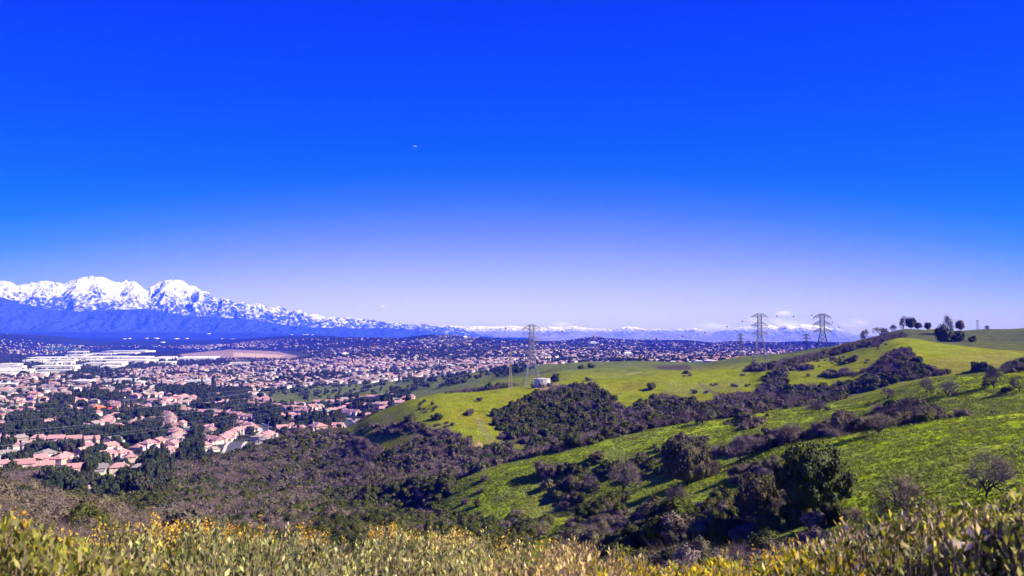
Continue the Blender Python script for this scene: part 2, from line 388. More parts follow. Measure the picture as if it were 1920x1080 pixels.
for _ in range(2): cmf[1:-1, 1:-1] = (cmf[:-2, 1:-1] + cmf[2:, 1:-1] + cmf[1:-1, :-2] + cmf[1:-1, 2:] + 2 * cmf[1:-1, 1:-1]) / 6
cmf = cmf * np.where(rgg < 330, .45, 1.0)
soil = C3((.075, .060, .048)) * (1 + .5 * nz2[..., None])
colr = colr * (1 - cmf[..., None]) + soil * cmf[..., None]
tm = town_mask(XG, YG, UG, VG, rgg)
twn = C3((.07, .058, .058)) * (1 + .5 * nz2[..., None]); twn2 = C3((.05, .065, .035)) * (1 + .4 * nz1[..., None])
q = sstep(nz1 + nz2 * .5, -.1, .3)[..., None]; twn = twn * (1 - q) + twn2 * q
colr = np.where(tm[..., None], twn, colr)
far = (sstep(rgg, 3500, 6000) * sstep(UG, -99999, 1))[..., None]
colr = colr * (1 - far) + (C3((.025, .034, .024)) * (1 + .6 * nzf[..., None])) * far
def paint(poly, c, r0, r1, k=.9):
    global colr
    m = (in_poly(UG, VG, poly) & (rgg > r0) & (rgg < r1))[..., None] * k
    colr = colr * (1 - m) + C3(c) * (1 + .25 * nz2[..., None]) * m
paint([(340,664),(430,655),(520,659),(560,668),(545,673),(430,676),(340,668)], (.30, .20, .17), 2500, 6500)
paint([(438,661),(540,666),(520,671),(440,669)], (.50, .34, .24), 2500, 6500)
paint([(70,652),(110,645),(150,652),(150,660),(80,658)], (.07, .14, .05), 3500, 9000)
paint([(200,690),(260,694),(250,702),(190,698)], (.09, .14, .05), 1500, 2600)
paint([(450,700),(530,705),(520,713),(450,712)], (.10, .15, .05), 1500, 2600)
paint([(1032,712),(1052,722),(1050,735),(1012,737),(1005,728)], (.36, .22, .12), 400, 640, .8)
paint([(715,775),(735,780),(742,806),(725,800)], (.28, .20, .10), 400, 640, .6)
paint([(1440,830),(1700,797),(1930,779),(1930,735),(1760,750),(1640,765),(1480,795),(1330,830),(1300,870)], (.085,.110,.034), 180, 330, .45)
paint([(1700,616),(1930,618),(1930,660),(1800,650),(1740,640),(1690,636)], (.075,.085,.035), 700, 1100, .8)
paint([(640,805),(700,775),(790,760),(830,790),(830,825),(700,830)], (.12,.14,.04), 400, 640, .35)
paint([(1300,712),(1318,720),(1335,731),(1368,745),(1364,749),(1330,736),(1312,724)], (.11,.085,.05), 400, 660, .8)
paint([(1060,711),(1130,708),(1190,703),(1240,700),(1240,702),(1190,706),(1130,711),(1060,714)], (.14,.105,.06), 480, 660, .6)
paint([(1250,716),(1300,720),(1390,712),(1400,722),(1300,742),(1250,738)], (.17,.150,.06), 400, 660, .45)
paint([(1740,672),(1850,664),(1930,668),(1930,700),(1800,700),(1760,690)], (.20,.165,.05), 500, 780, .40)
paint([(888,775),(905,790),(935,838),(920,836),(895,800)], (.17, .15, .09), 400, 640, .5)
paint([(893,830),(903,826),(905,838),(890,840)], (.40, .25, .14), 400, 640, .8)
near = (1 - sstep(rgg, 20, 60))[..., None]
colr = colr * (1 - near) + C3((.06, .05, .035)) * near
na, nr = len(AZ), len(RG)
verts = np.stack([XG, YG, ZG], -1).reshape(-1, 3)
ii, jj = np.meshgrid(np.arange(na - 1), np.arange(nr - 1), indexing='ij')
v0 = (ii * nr + jj).ravel(); faces = np.stack([v0, v0 + nr, v0 + nr + 1, v0 + 1], -1)
faces = faces[:, ::-1]
verts = np.vstack([verts, [[0, 0, -1.85]]]); cidx = len(verts) - 1
gm = np_mesh('ground', verts, faces, True)
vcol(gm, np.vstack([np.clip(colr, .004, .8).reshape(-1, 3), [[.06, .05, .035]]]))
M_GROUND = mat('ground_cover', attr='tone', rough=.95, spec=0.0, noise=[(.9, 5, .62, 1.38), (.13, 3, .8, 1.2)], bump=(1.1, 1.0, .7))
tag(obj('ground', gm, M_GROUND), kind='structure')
disc = MB(); disc.poly([(math.sin(t) * 1.05, math.cos(t) * 1.05, -1.854) for t in np.linspace(0, 2 * math.pi, 25)[:-1]][::-1])
tag(disc.build('ground_underfoot', M_GROUND), kind='structure')

# ------------------------------------------------------------------ mountains
def mountain_material(name, line0, line1, rock, snow=(.54, .54, .58)):
    m = bpy.data.materials.new(name); m.use_nodes = True; N = m.node_tree.nodes; L = m.node_tree.links; b = N['Principled BSDF']; b.inputs['Roughness'].default_value = .9; b.inputs['Specular IOR Level'].default_value = .1
    g = N.new('ShaderNodeNewGeometry'); s = N.new('ShaderNodeSeparateXYZ'); L.new(g.outputs['Position'], s.inputs[0])
    a = N.new('ShaderNodeAttribute'); a.attribute_name = 'snow'
    def noise(scl, det):
        n = N.new('ShaderNodeTexNoise'); n.inputs['Scale'].default_value = scl; n.inputs['Detail'].default_value = det; L.new(g.outputs['Position'], n.inputs[0]); return n.outputs[0]
    n1 = noise(.0062, 8)
    ad = N.new('ShaderNodeMath'); ad.operation = 'MULTIPLY_ADD'; L.new(n1, ad.inputs[0]); ad.inputs[1].default_value = 1.9; L.new(a.outputs['Fac'], ad.inputs[2])
    mr = N.new('ShaderNodeMapRange'); mr.inputs[1].default_value = 1.14; mr.inputs[2].default_value = 1.60; L.new(ad.outputs[0], mr.inputs[0])
    mx = N.new('ShaderNodeMix'); mx.data_type = 'RGBA'; L.new(mr.outputs[0], mx.inputs[0]); mx.inputs[6].default_value = (*rock, 1); mx.inputs[7].default_value = (*snow, 1)
    L.new(mx.outputs[2], b.inputs['Base Color'])
    bp = N.new('ShaderNodeBump'); bp.inputs['Strength'].default_value = .9; bp.inputs['Distance'].default_value = 160; L.new(n1, bp.inputs['Height']); L.new(bp.outputs[0], b.inputs['Normal'])
    return m
def range_mesh(name, crest, foot, r_crest, r_foot, r0, r_end, us, nrow, noise_l, noise_a, snow_lo, snow_hi, material, seed, z0=-80, vein=0.0, low_snow=0.0):
    azs = np.array([to_ar(u, 620)[0] for u in us])
    ca = np.array([to_ar(u, v)[0] for u, v in crest]); cz = np.array([to_ar(u, v)[1] * r_crest for u, v in crest])
    fa = np.array([to_ar(u, v)[0] for u, v in foot]); fz = np.array([to_ar(u, v)[1] * r_foot for u, v in foot])
    Zc = np.interp(azs, ca, cz); Zf = np.interp(azs, fa, fz)
    rows = np.concatenate([np.linspace(r0, r_crest, nrow), np.linspace(r_crest, r_end, nrow // 5)[1:]])
    A, Rr = np.meshgrid(azs, rows, indexing='ij'); X = Rr * np.sin(A); Y = Rr * np.cos(A)
    Z = np.zeros_like(A)
    for i in range(len(azs)):
        Z[i] = np.interp(rows, [r0, (r0 + r_foot) / 2, r_foot, r_foot + .22 * (r_crest - r_foot), r_crest, r_crest + .3 * (r_end - r_crest), r_end], [z0, .35 * Zf[i] + .65 * z0 if z0 < -100 else .35 * Zf[i], Zf[i], max(Zf[i] - 60, .9 * Zf[i]), Zc[i], Zc[i] * .8, -100])
    wx = X + 900 * gnoise(X / 5200, Y / 5200, seed + 3); wy = Y + 900 * gnoise(X / 5200, Y / 5200, seed + 4)
    n = fbm(wx / noise_l, wy / (noise_l * 2.3), 6, seed, True, .55)
    n = n - .35
    rel = (Rr - r0) / (r_crest - r0)
    w = np.clip(rel * 3, 0, 1) * (1 - .80 * np.exp(-((Rr - r_crest) / (.10 * (r_crest - r0))) ** 2)) * (.3 + .7 * np.clip(Z / max(cz.max(), 1), 0, 1))
    Zn = Z + n * noise_a * w
    fine = fbm(X / 420, Y / 420, 3, seed + 9) * noise_a * .06 * np.clip(rel * 2, 0, 1)
    Zn = Zn + fine
    sn = (Zn - snow_lo) / (snow_hi - snow_lo)
    sn = sn + low_snow * sstep(A, to_ar(380, 620)[0], to_ar(640, 620)[0])
    ve = fbm(wx / 900, wy / 1500, 4, seed + 20, True, .6); gx = np.gradient(Zn, axis=0) / (Rr * np.gradient(azs)[:, None]); gy = np.gradient(Zn, axis=1) / np.gradient(rows)[None, :]
    sn = sn - vein * np.clip(ve - .30, 0, .5) * 1.6 - vein * .55 * np.clip(np.hypot(gx, gy) - .45, 0, 1) - vein * .30 * np.clip(-gx, -.5, .8)
    V = np.stack([X, Y, Zn], -1).reshape(-1, 3); nr_ = len(rows)
    i2, j2 = np.meshgrid(np.arange(len(azs) - 1), np.arange(nr_ - 1), indexing='ij'); q = (i2 * nr_ + j2).ravel()
    me = np_mesh(name, V, np.stack([q, q + 1, q + nr_ + 1, q + nr_], -1), False)
    a = me.attributes.new('snow', 'FLOAT', 'POINT'); a.data.foreach_set('value', np.clip(sn, -1.5, 2.0).ravel().astype(np.float32))
    return tag(obj(name, me, material), kind='structure')
crestA = [(-700,560),(-500,545),(-300,530),(-150,520),(-60,516),(0,526),(20,532),(32,538),(60,534),(95,528),(110,534),(118,537),(135,528),(150,523),(165,520),(172,517),(182,519),(200,521),(212,527),(222,531),(240,530),(255,534),(268,540),(276,544),(285,538),(300,531),(318,526),(332,528),(350,533),(365,540),(380,547),(392,552),(400,560),(420,561),(440,566),(460,571),(480,573),(500,575),(520,577),(540,582),(560,585),(600,592),(640,597),(700,604),(740,608),(790,611),(850,616),(900,630),(1000,650)]
footA = [(-700,590),(-300,575),(0,556),(40,570),(110,584),(200,583),(270,579),(340,592),(450,598),(560,612),(640,616),(740,617),(800,620),(1000,655)]
M_MTA = mountain_material('snowy_mountain_rock', 0, 1, (.030, .042, .050))
range_mesh('foothills', footA, [(-700,618),(600,622),(1000,655)], 29500, 27000, 25500, 31500, np.concatenate([np.arange(-700, -60, 10), np.arange(-60, 1000, 3)]), 70, 1300, 420, 9000, 12000, M_MTA, 12)
range_mesh('snow_mountains', crestA, [(-700,600),(0,606),(400,612),(700,622),(1000,655)], 37000, 31800, 30000, 43000, np.concatenate([np.arange(-700, -60, 8), np.arange(-60, 760, 1.6), np.arange(760, 1000, 4)]), 230, 1500, 1050, 120, 1900, M_MTA, 5, vein=.42, low_snow=.30)
crestB = [(500,625),(600,607),(640,603),(700,603),(730,605),(760,610),(800,612),(835,611),(870,613),(900,611),(930,612),(960,612),(1000,614),(1040,613),(1075,612),(1100,616),(1150,618),(1175,613),(1190,614),(1210,618),(1235,617),(1260,618),(1285,617),(1300,615),(1320,619),(1335,624),(1360,618),(1390,613),(1410,611),(1425,608),(1445,610),(1460,613),(1475,609),(1490,612),(1505,608),(1530,611),(1545,613),(1560,617),(1568,614),(1580,619),(1600,628),(1650,632),(1750,636),(1900,640),(2300,640)]
footB = [(500,648),(800,645),(900,640),(1200,637),(1600,641),(2300,646)]
M_MTB = mountain_material('far_range_rock', 0, 1, (.17, .16, .19), (.62, .61, .66))
range_mesh('far_snow_range', crestB, footB, 52000, 31000, 22500, 60000, np.arange(500, 2300, 3.0), 170, 3000, 620, 130, 640, M_MTB, 31, z0=-600, vein=.15)
# ------------------------------------------------------------------ vegetation
def leaf_cloud(rng, blobs, n, size, aspect=1.6, up=.3, tri=False, rmax=1.08):
    """leaf clumps spread through lumps: blobs = [(x,y,z,rx,ry,rz)]"""
    B = np.array(blobs); wt_ = (B[:, 3] * B[:, 4] * B[:, 5]) ** (2 / 3); pick = rng.choice(len(B), n, p=wt_ / wt_.sum())
    d = rng.normal(size=(n, 3)); d /= np.linalg.norm(d, axis=1)[:, None]; d[:, 2] = np.where(d[:, 2] < -.35, -d[:, 2], d[:, 2])
    rad = rng.uniform(.62, rmax, n)[:, None]
    c = B[pick, :3] + d * B[pick, 3:] * rad
    nrm = d + rng.normal(size=(n, 3)) * .55 + [0, 0, up]; nrm /= np.linalg.norm(nrm, axis=1)[:, None]
    t = np.cross(nrm, rng.normal(size=(n, 3))); t /= np.linalg.norm(t, axis=1)[:, None]; b = np.cross(nrm, t)
    s = size * rng.uniform(.55, 1.35, n)[:, None]
    if tri:
        V = np.stack([c - t * s * aspect * .5, c + b * s * .5, c + t * s * aspect * .5], 1).reshape(-1, 3)
        return V, np.arange(3 * n).reshape(-1, 3)
    V = np.stack([c - t * s * aspect * .5, c + b * s * .5, c + t * s * aspect * .5, c - b * s * .5], 1).reshape(-1, 3)
    return V, np.arange(4 * n).reshape(-1, 4)
def blob_core(blobs, k=.8, seg=7, rings=4):
    V, Fc = [], []
    for (x, y, z, a, b, c) in blobs:
        base = len(V)
        for i in range(rings + 1):
            ph = math.pi * i / rings
            for j in range(seg):
                th = 2 * math.pi * j / seg; V.append((x + a * k * math.sin(ph) * math.cos(th), y + b * k * math.sin(ph) * math.sin(th), z + c * k * math.cos(ph)))
        for i in range(rings):
            for j in range(seg): q = base + i * seg; Fc.append((q + j, q + seg + j, q + seg + (j + 1) % seg, q + (j + 1) % seg))
    return np.array(V), np.array(Fc)
def join_np(parts):
    V, Fc, o = [], [], 0
    for v, f in parts: V.append(v); Fc.append(np.asarray(f) + o); o += len(v)
    return np.vstack(V), np.vstack(Fc)
def dome_blobs(rng, n, flat=.7, spread=.62, z0=.35):
    out = [(0, 0, z0 * .9, .72, .72, .62 * flat + .1)]
    for i in range(n):
        a = rng.uniform(0, 2 * math.pi); r = spread * math.sqrt(rng.uniform(.1, 1)); s = rng.uniform(.26, .46)
        out.append((r * math.cos(a), r * math.sin(a), z0 + rng.uniform(-.05, .75) * flat * (1 - r * .5), s, s * rng.uniform(.8, 1.1), s * rng.uniform(.7, 1.0)))
    return out
def twig_fan(rng, n, L, w, spread=.9, levels=1):
    """thin upright twigs of a leafless shrub, radiating from the base"""
    V, Fc = [], []
    for i in range(n):
        a = rng.uniform(0, 2 * math.pi); e = rng.uniform(.25, 1.45); l = L * rng.uniform(.5, 1)
        r0 = rng.uniform(0, .65); p0 = np.array([math.cos(a) * r0 * .8, math.sin(a) * r0 * .8, rng.uniform(0, .55)])
        d = np.array([math.cos(a) * math.cos(e) * spread, math.sin(a) * math.cos(e) * spread, math.sin(e)]); d += rng.normal(size=3) * .25
        s = np.cross(d, rng.normal(size=3)); s /= np.linalg.norm(s) + 1e-9; p1 = p0 + d * l; b = len(V)
        V += [p0 - s * w, p0 + s * w, p1 + s * w * .3, p1 - s * w * .3]; Fc.append((b, b + 1, b + 2, b + 3))
    return np.array(V), np.array(Fc)
RV = np.random.default_rng(5)
def shrub_mesh(kind, seed, low=False, hd=False):
    r = np.random.default_rng(seed); k = .35 if low else 1
    if hd:
        if kind == 'leafy': b = dome_blobs(r, 14, .75, .62, .35); v = join_np([leaf_cloud(r, b, 3600, .062, 1.5), blob_core(b, .84)])
        elif kind == 'grey': b = dome_blobs(r, 12, .7, .62, .33); v = join_np([leaf_cloud(r, b, 2600, .050, 2.2), blob_core(b, .74), twig_fan(r, 900, .55, .0045)])
        else: b = dome_blobs(r, 9, .6, .55, .25); v = join_np([leaf_cloud(r, b, 1500, .045, 2.8), blob_core(b, .6), twig_fan(r, 2200, .6, .0042)])
        return np_mesh(kind + '_shrub', *v)
    if kind == 'leafy':
        b = dome_blobs(r, 7, .75); v = join_np([leaf_cloud(r, b, int(420 * k), .20 if not low else .3, 1.4), blob_core(b, .82)])
    elif kind == 'grey':
        b = dome_blobs(r, 6, .7); v = join_np([leaf_cloud(r, b, int(300 * k), .17 if not low else .26, 1.8), blob_core(b, .72), twig_fan(r, int(120 * k), .75, .012)])
    elif kind == 'bare':
        b = dome_blobs(r, 4, .6, .5, .22); v = join_np([leaf_cloud(r, b, int(120 * k), .13, 2.2), blob_core(b, .6), twig_fan(r, int(340 * k), .95, .014)])
    return np_mesh(kind + '_shrub', *v)
M_LEAFY = mat('oak_scrub_leaves', rand=[(.034, .042, .009), (.052, .060, .012), (.075, .080, .015), (.044, .046, .016), (.090, .094, .018), (.062, .054, .018)], rough=.8, spec=.15, noise=[(2.2, 3, .55, 1.5)])
M_GREY = mat('grey_brush_leaves', rand=[(.125, .098, .078), (.155, .115, .100), (.125, .108, .058), (.170, .125, .120), (.105, .084, .074), (.155, .138, .076)], rough=.9, spec=.1, noise=[(2.5, 3, .6, 1.45)])
M_BARE = mat('bare_purple_twigs', rand=[(.160, .105, .115), (.195, .130, .140), (.145, .108, .095), (.23, .165, .17), (.130, .088, .098)], rough=.9, spec=.1, noise=[(3, 3, .65, 1.35)])
PROTO = {'leafy': [shrub_mesh('leafy', 100 + i) for i in range(4)], 'grey': [shrub_mesh('grey', 200 + i) for i in range(3)], 'bare': [shrub_mesh('bare', 300 + i) for i in range(3)]}
for k, m in (('leafy', M_LEAFY), ('grey', M_GREY), ('bare', M_BARE)):
    for me in PROTO[k]: me.materials.append(m)

def scatter(name, pts, scl, rot, vid, meshes, kind='stuff', parent=None):
    """one object: instances of a few meshes on points (geometry nodes)"""
    me = bpy.data.meshes.new(name); me.vertices.add(len(pts)); me.vertices.foreach_set('co', np.asarray(pts, np.float32).ravel())
    a = me.attributes.new('scl', 'FLOAT_VECTOR', 'POINT'); a.data.foreach_set('vector', np.asarray(scl, np.float32).ravel())
    a = me.attributes.new('rot', 'FLOAT_VECTOR', 'POINT'); a.data.foreach_set('vector', np.asarray(rot, np.float32).ravel())
    a = me.attributes.new('vid', 'INT', 'POINT'); a.data.foreach_set('value', np.asarray(vid, np.int32))
    o = obj(name, me, None, parent); o['kind'] = kind
    c = bpy.data.collections.new(name + '_sources')
    for i, m in enumerate(meshes): c.objects.link(bpy.data.objects.new('%s_source_%02d' % (name, i), m))
    ng = bpy.data.node_groups.new(name + '_nodes', 'GeometryNodeTree')
    ng.interface.new_socket('Geometry', in_out='INPUT', socket_type='NodeSocketGeometry'); ng.interface.new_socket('Geometry', in_out='OUTPUT', socket_type='NodeSocketGeometry')
    N = ng.nodes; L = ng.links; gi = N.new('NodeGroupInput'); go = N.new('NodeGroupOutput'); ip = N.new('GeometryNodeInstanceOnPoints'); ci = N.new('GeometryNodeCollectionInfo')
    ci.inputs['Collection'].default_value = c; ci.inputs['Separate Children'].default_value = True; ci.inputs['Reset Children'].default_value = True
    def at(nm, t):
        n = N.new('GeometryNodeInputNamedAttribute'); n.data_type = t; n.inputs['Name'].default_value = nm; return n.outputs[0]
    L.new(gi.outputs[0], ip.inputs['Points']); L.new(ci.outputs[0], ip.inputs['Instance']); ip.inputs['Pick Instance'].default_value = True
    L.new(at('vid', 'INT'), ip.inputs['Instance Index']); L.new(at('scl', 'FLOAT_VECTOR'), ip.inputs['Scale'])
    L.new(at('rot', 'FLOAT_VECTOR'), ip.inputs['Rotation']); L.new(ip.outputs[0], go.inputs[0])
    o.modifiers.new('scatter', 'NODES').node_group = ng
    return o
PHD = {'leafy': [shrub_mesh('leafy', 500 + i, hd=True) for i in range(4)], 'grey': [shrub_mesh('grey', 600 + i, hd=True) for i in range(3)], 'bare': [shrub_mesh('bare', 700 + i, hd=True) for i in range(3)]}
for k, m in (('leafy', M_LEAFY), ('grey', M_GREY), ('bare', M_BARE)):
    for me in PHD[k]: me.materials.append(m)
ALLS = PROTO['leafy'] + PROTO['grey'] + PROTO['bare'] + PHD['leafy'] + PHD['grey'] + PHD['bare']          # 0-3 leafy, 4-6 grey, 7-9 bare, then the finer ones
# candidate shrubs over the thickets, nearest first
def sample_sector(n, r0, r1, u0=-140, u1=2060):
    a0, a1 = to_ar(u0, 640)[0], to_ar(u1, 640)[0]; a = RV.uniform(a0, a1, n); r = np.sqrt(RV.uniform(r0 * r0, r1 * r1, n)); return r * np.sin(a), r * np.cos(a), r
sx_, sy_, sr_ = sample_sector(46000, 55, 745)
# extra small shrubs close by
ex, ey, er = sample_sector(3200, 50, 190); sx_ = np.concatenate([sx_, ex]); sy_ = np.concatenate([sy_, ey]); sr_ = np.concatenate([sr_, er])
sz_ = ground(sx_, sy_); su_, sv_, _f = project(sx_, sy_, sz_)
dens = fbm(sx_ / 22, sy_ / 22, 3, 90)
keep = chap_mask(su_, sv_, sr_)
open_ = in_poly(su_, sv_, [(1470,690),(1660,680),(1600,720),(1480,730)]) & (dens < .12)
keep &= ~open_ & (dens > np.where((sr_ < 300) & (su_ > 820), -.06, -.40))
# loose brush over the edges and the greyer parts of the open slopes
looseP = [[(640,800),(700,760),(800,750),(860,790),(840,830),(700,830)], [(1000,900),(1400,780),(1920,720),(1920,780),(1480,830),(1320,885),(1180,930),(1000,1010)], [(840,930),(960,870),(1060,860),(1000,1000),(900,1000)], [(1280,700),(1480,700),(1400,740),(1300,745)], [(1240,690),(1560,655),(1640,640),(1500,690)], [(1500,690),(1660,640),(1700,690),(1600,750)], [(1580,960),(1920,880),(1920,1060),(1580,1060)],
          [(500,740),(900,705),(1000,712),(900,735),(780,745),(640,760),(500,760)]]
loose = np.zeros(len(su_), bool)
for p in looseP: loose |= in_poly(su_, sv_, p)
lk = loose & ~keep & (sr_ > 60) & (dens > .16) & (RV.random(len(su_)) < .22)
rad = np.where(sr_ > 200, RV.uniform(1.5, 3.3, len(su_)), RV.uniform(1.0, 2.3, len(su_))) * np.where(lk, .62, 1)
rad *= np.where(RV.random(len(su_)) < .07, 1.45, 1)
keep |= lk
hid = hidden_by(sx_, sy_, sz_ + rad * 1.6) > .012
keep &= ~hid
TREE_SPOTS = []            # filled below, kept free of brush
sx_, sy_, sr_, sz_, su_, sv_, rad, dens, lk = [q[keep] for q in (sx_, sy_, sr_, sz_, su_, sv_, rad, dens, lk)]
patch = fbm(sx_ / 55, sy_ / 55, 3, 95); rnd = RV.random(len(sx_))
# greener on shaded faces and in the canyon bottoms, purple-grey elsewhere
pleaf = np.clip(.25 + patch * 1.2, .06, .85)
pleaf = np.where(in_poly(su_, sv_, [(600,980),(600,930),(840,900),(1000,960),(1000,1100),(560,1100)]), .75, pleaf)
pleaf = np.where(in_poly(su_, sv_, [(-300,880),(0,890),(200,957),(420,1000),(360,1200),(-300,1200)]) & (sr_ < 160), .04, pleaf)
pleaf = np.where(in_poly(su_, sv_, [(1390,700),(1700,610),(1720,640),(1480,700)]), .05, pleaf)
pleaf = np.where(in_poly(su_, sv_, [(925,765),(1120,720),(1160,800),(1000,850),(925,800)]), .72, pleaf)
pleaf = np.where(in_poly(su_, sv_, [(1550,812),(1580,785),(1765,755),(1755,795),(1480,832),(1360,866)]), .12, pleaf)
pleaf = np.where(in_poly(su_, sv_, [(90,1000),(80,930),(320,880),(330,960),(280,1000)]) & (sr_ > 300), .93, pleaf)
vid = np.where(rnd < pleaf, RV.integers(0, 4, len(sx_)), np.where(rnd < pleaf + (1 - pleaf) * .5, RV.integers(4, 7, len(sx_)), RV.integers(7, 10, len(sx_))))
hgt = rad * RV.uniform(.75, 1.25, len(sx_)) * np.where(vid >= 7, .95, 1.1)
hgt = np.where((patch < -.1) & (vid >= 4), hgt * .8, hgt)
size_px = rad / sr_; vis = hidden_by(sx_, sy_, sz_ + hgt * .7) < 0; inside = (su_ > 0) & (su_ < 1920) & (sv_ < 1010)
env_hide = sv_ > 975
order = np.argsort(-np.where(vis & inside & ~env_hide, size_px, 0)); ind = order[:290]; rest = np.setdiff1d(np.arange(len(sx_)), ind)
eul = lambda n: np.stack([RV.normal(0, .08, n), RV.normal(0, .08, n), RV.uniform(0, 6.28, n)], -1)
def shrub_pts(ix): return np.stack([sx_[ix], sy_[ix], sz_[ix] - .12 * rad[ix]], -1)
def shrub_scl(ix): return np.stack([rad[ix], rad[ix] * RV.uniform(.85, 1.15, len(ix)), hgt[ix]], -1)
tag(scatter('chaparral', shrub_pts(rest), shrub_scl(rest), eul(len(rest)), (vid + np.where(sr_ < 260, 10, 0))[rest], ALLS), kind='stuff')
print('shrubs', len(sx_))
ZONES = [('on the left spur, at the picture edge', lambda u, v, r: (u < 60) & (r < 240)), ('on the middle of the left spur', lambda u, v, r: (u < 170) & (r < 240)), ('low on the tapering end of the left spur', lambda u, v, r: (u < 420) & (r < 240)),
         ('behind the foreground leaves, left of centre', lambda u, v, r: (u < 760)), ('behind the foreground leaves, near bottom centre', lambda u, v, r: (u < 1000)),
         ('low in the gully, left part', lambda u, v, r: (u < 1130) & (v > 950)), ('low in the gully, right part', lambda u, v, r: (u < 1330) & (v > 925)),
         ('in the left clump between the near grass ridges', lambda u, v, r: (u < 1125) & (v < 950)), ('in the middle clump between the near grass ridges', lambda u, v, r: (u < 1250) & (v < 950)), ('around the leaning grey oak', lambda u, v, r: (u < 1370) & (v < 950)),
         ('under the left side of the round oak', lambda u, v, r: (u < 1500)), ('under the right side of the round oak', lambda u, v, r: (u < 1620)),
         ('below the dark limbed spreading tree', lambda u, v, r: (u < 1760)), ('low at the foot of the near slope, far right', lambda u, v, r: (u > -1))]
KN = {0: ('oak_scrub', 'dark green leafy oak scrub'), 1: ('grey_brush', 'grey brown half leafless bush'), 2: ('bare_bush', 'leafless purple grey twiggy bush')}
for i in ind:
    k = 0 if vid[i] < 4 else 1 if vid[i] < 7 else 2
    for zi, (zl, f) in enumerate(ZONES):
        if f(su_[i], sv_[i], sr_[i]): break
    o = obj(KN[k][0], ALLS[vid[i] + 10]); o.location = (sx_[i], sy_[i], sz_[i] - .12 * rad[i]); o.scale = (rad[i], rad[i] * random.uniform(.85, 1.15), hgt[i]); o.rotation_euler = (random.gauss(0, .08), random.gauss(0, .08), random.uniform(0, 6.28))
    tag(o, KN[k][1] + ' ' + zl, 'bush', KN[k][1] + ' ' + zl)

# --- grass tufts and low weeds on the open slopes
tx, ty, tr = sample_sector(210000, 58, 360); tz = ground(tx, ty); tu, tv, _f = project(tx, ty, tz)
tk = ~chap_mask(tu, tv, tr) & (hidden_by(tx, ty, tz + .5) < .003) & (tu > -60) & (tu < 1980) & (tu > 780)
cl = fbm(tx / 5.5, ty / 5.5, 3, 120); tk &= cl > -.2
tx, ty, tr, tz, cl = [q[tk] for q in (tx, ty, tr, tz, cl)]
def tuft(seed):
    r = np.random.default_rng(seed); V, Fc = [], []
    for i in range(16):
        a = r.uniform(0, 6.28); p = np.array([math.cos(a), math.sin(a), 0]) * r.uniform(.0, .9); d = np.array([math.cos(a) * .5, math.sin(a) * .5, 1.]) + r.normal(size=3) * .45; l = r.uniform(.35, .8); s = np.cross(d, r.normal(size=3)); s /= np.linalg.norm(s); w_ = .16; b = len(V)
        V += [p - s * w_, p + s * w_, p + d * l * .7 + s * w_ * .9, p + d * l]; Fc.append((b, b + 1, b + 2, b + 3))
    return np_mesh('grass_tuft', np.array(V), np.array(Fc))
M_GRASS = mat('grass_tufts', rand=[(.20, .24, .018), (.25, .27, .022), (.16, .19, .04), (.27, .28, .09), (.21, .25, .014)], rough=.8, spec=.15, trans=.25)
TF = [tuft(i) for i in range(4)]
for m_ in TF: m_.materials.append(M_GRASS)
ts = RV.uniform(.22, .62, len(tx)) * (.75 + .6 * np.clip(cl, 0, .6)) * np.where(tr > 200, 1.15, 1)
scatter('grass', np.stack([tx, ty, tz - .05], -1), np.stack([ts, ts, ts * .75], -1), eul(len(tx)), RV.integers(0, 4, len(tx)), TF)
print('tufts', len(tx))

# --- single trees
def branch_tree(seed, levels=6, spread=.55, n0=3, thick=.045, twigs=True, lean=.0, droop=0):
    r = random.Random(seed); mb = MB(); tips = []
    def grow(p, d, L, w, lv):
        q = p + d * L * .5 + Vector((r.gauss(0, 1), r.gauss(0, 1), r.gauss(0, .6))) * L * .07; e = p + d * L
        mb.tube([p, q, e], [w, w * .85, w * .68], 4 if lv < 2 else 3)
        if lv >= levels: tips.append((e, d, L)); return
        for k in range(n0 if lv == 0 else r.choice((2, 2, 3))):
            ax = d.orthogonal().normalized(); ax = Matrix.Rotation(r.uniform(0, 6.28), 3, d) @ ax
            nd = (Matrix.Rotation(r.uniform(.35, 1.0) * spread * 1.5, 3, ax) @ d); nd.z += .10 - droop; nd.normalize()
            grow(e, nd, L * (1.55 if lv == 0 else r.uniform(.68, .92)), w * .68, lv + 1)
    grow(Vector((0, 0, 0)), Vector((lean, 0, 1)).normalized(), .07, thick, 0)
    if twigs:
        for e, d, L in tips:
            for k in range(8):
                dd = (d + Vector((r.gauss(0, .7), r.gauss(0, .7), r.gauss(.1, .6)))).normalized(); s = dd.orthogonal().normalized() * .0017; a = e + dd * r.uniform(.04, .10)
                mb.poly([e - s, e + s, a + s * .4, a - s * .4])
    vs_ = np.array(mb.v); top = vs_[:, 2].max(); wid = max(np.abs(vs_[:, 0]).max(), np.abs(vs_[:, 1]).max())
    return mb, top, wid, tips
M_BARK = mat('dark_bark', (.045, .034, .034), rough=.95, noise=[(12, 4, .7, 1.4)])
M_TWIG = mat('bare_branch_bark', (.17, .125, .125), rough=.95, noise=[(6, 3, .7, 1.3)])
BARE = []
for i in range(5):
    mb, top, wid, tips = branch_tree(40 + i, 6, .74 + .08 * (i % 3), 5 + i % 2, .048, True, (.15, -.2, .1, 0, -.1)[i]); mb.v = [(x / wid, y / wid, z / top) for x, y, z in mb.v]
    nq = sum(1 for f in mb.f)
    BARE.append(mb)
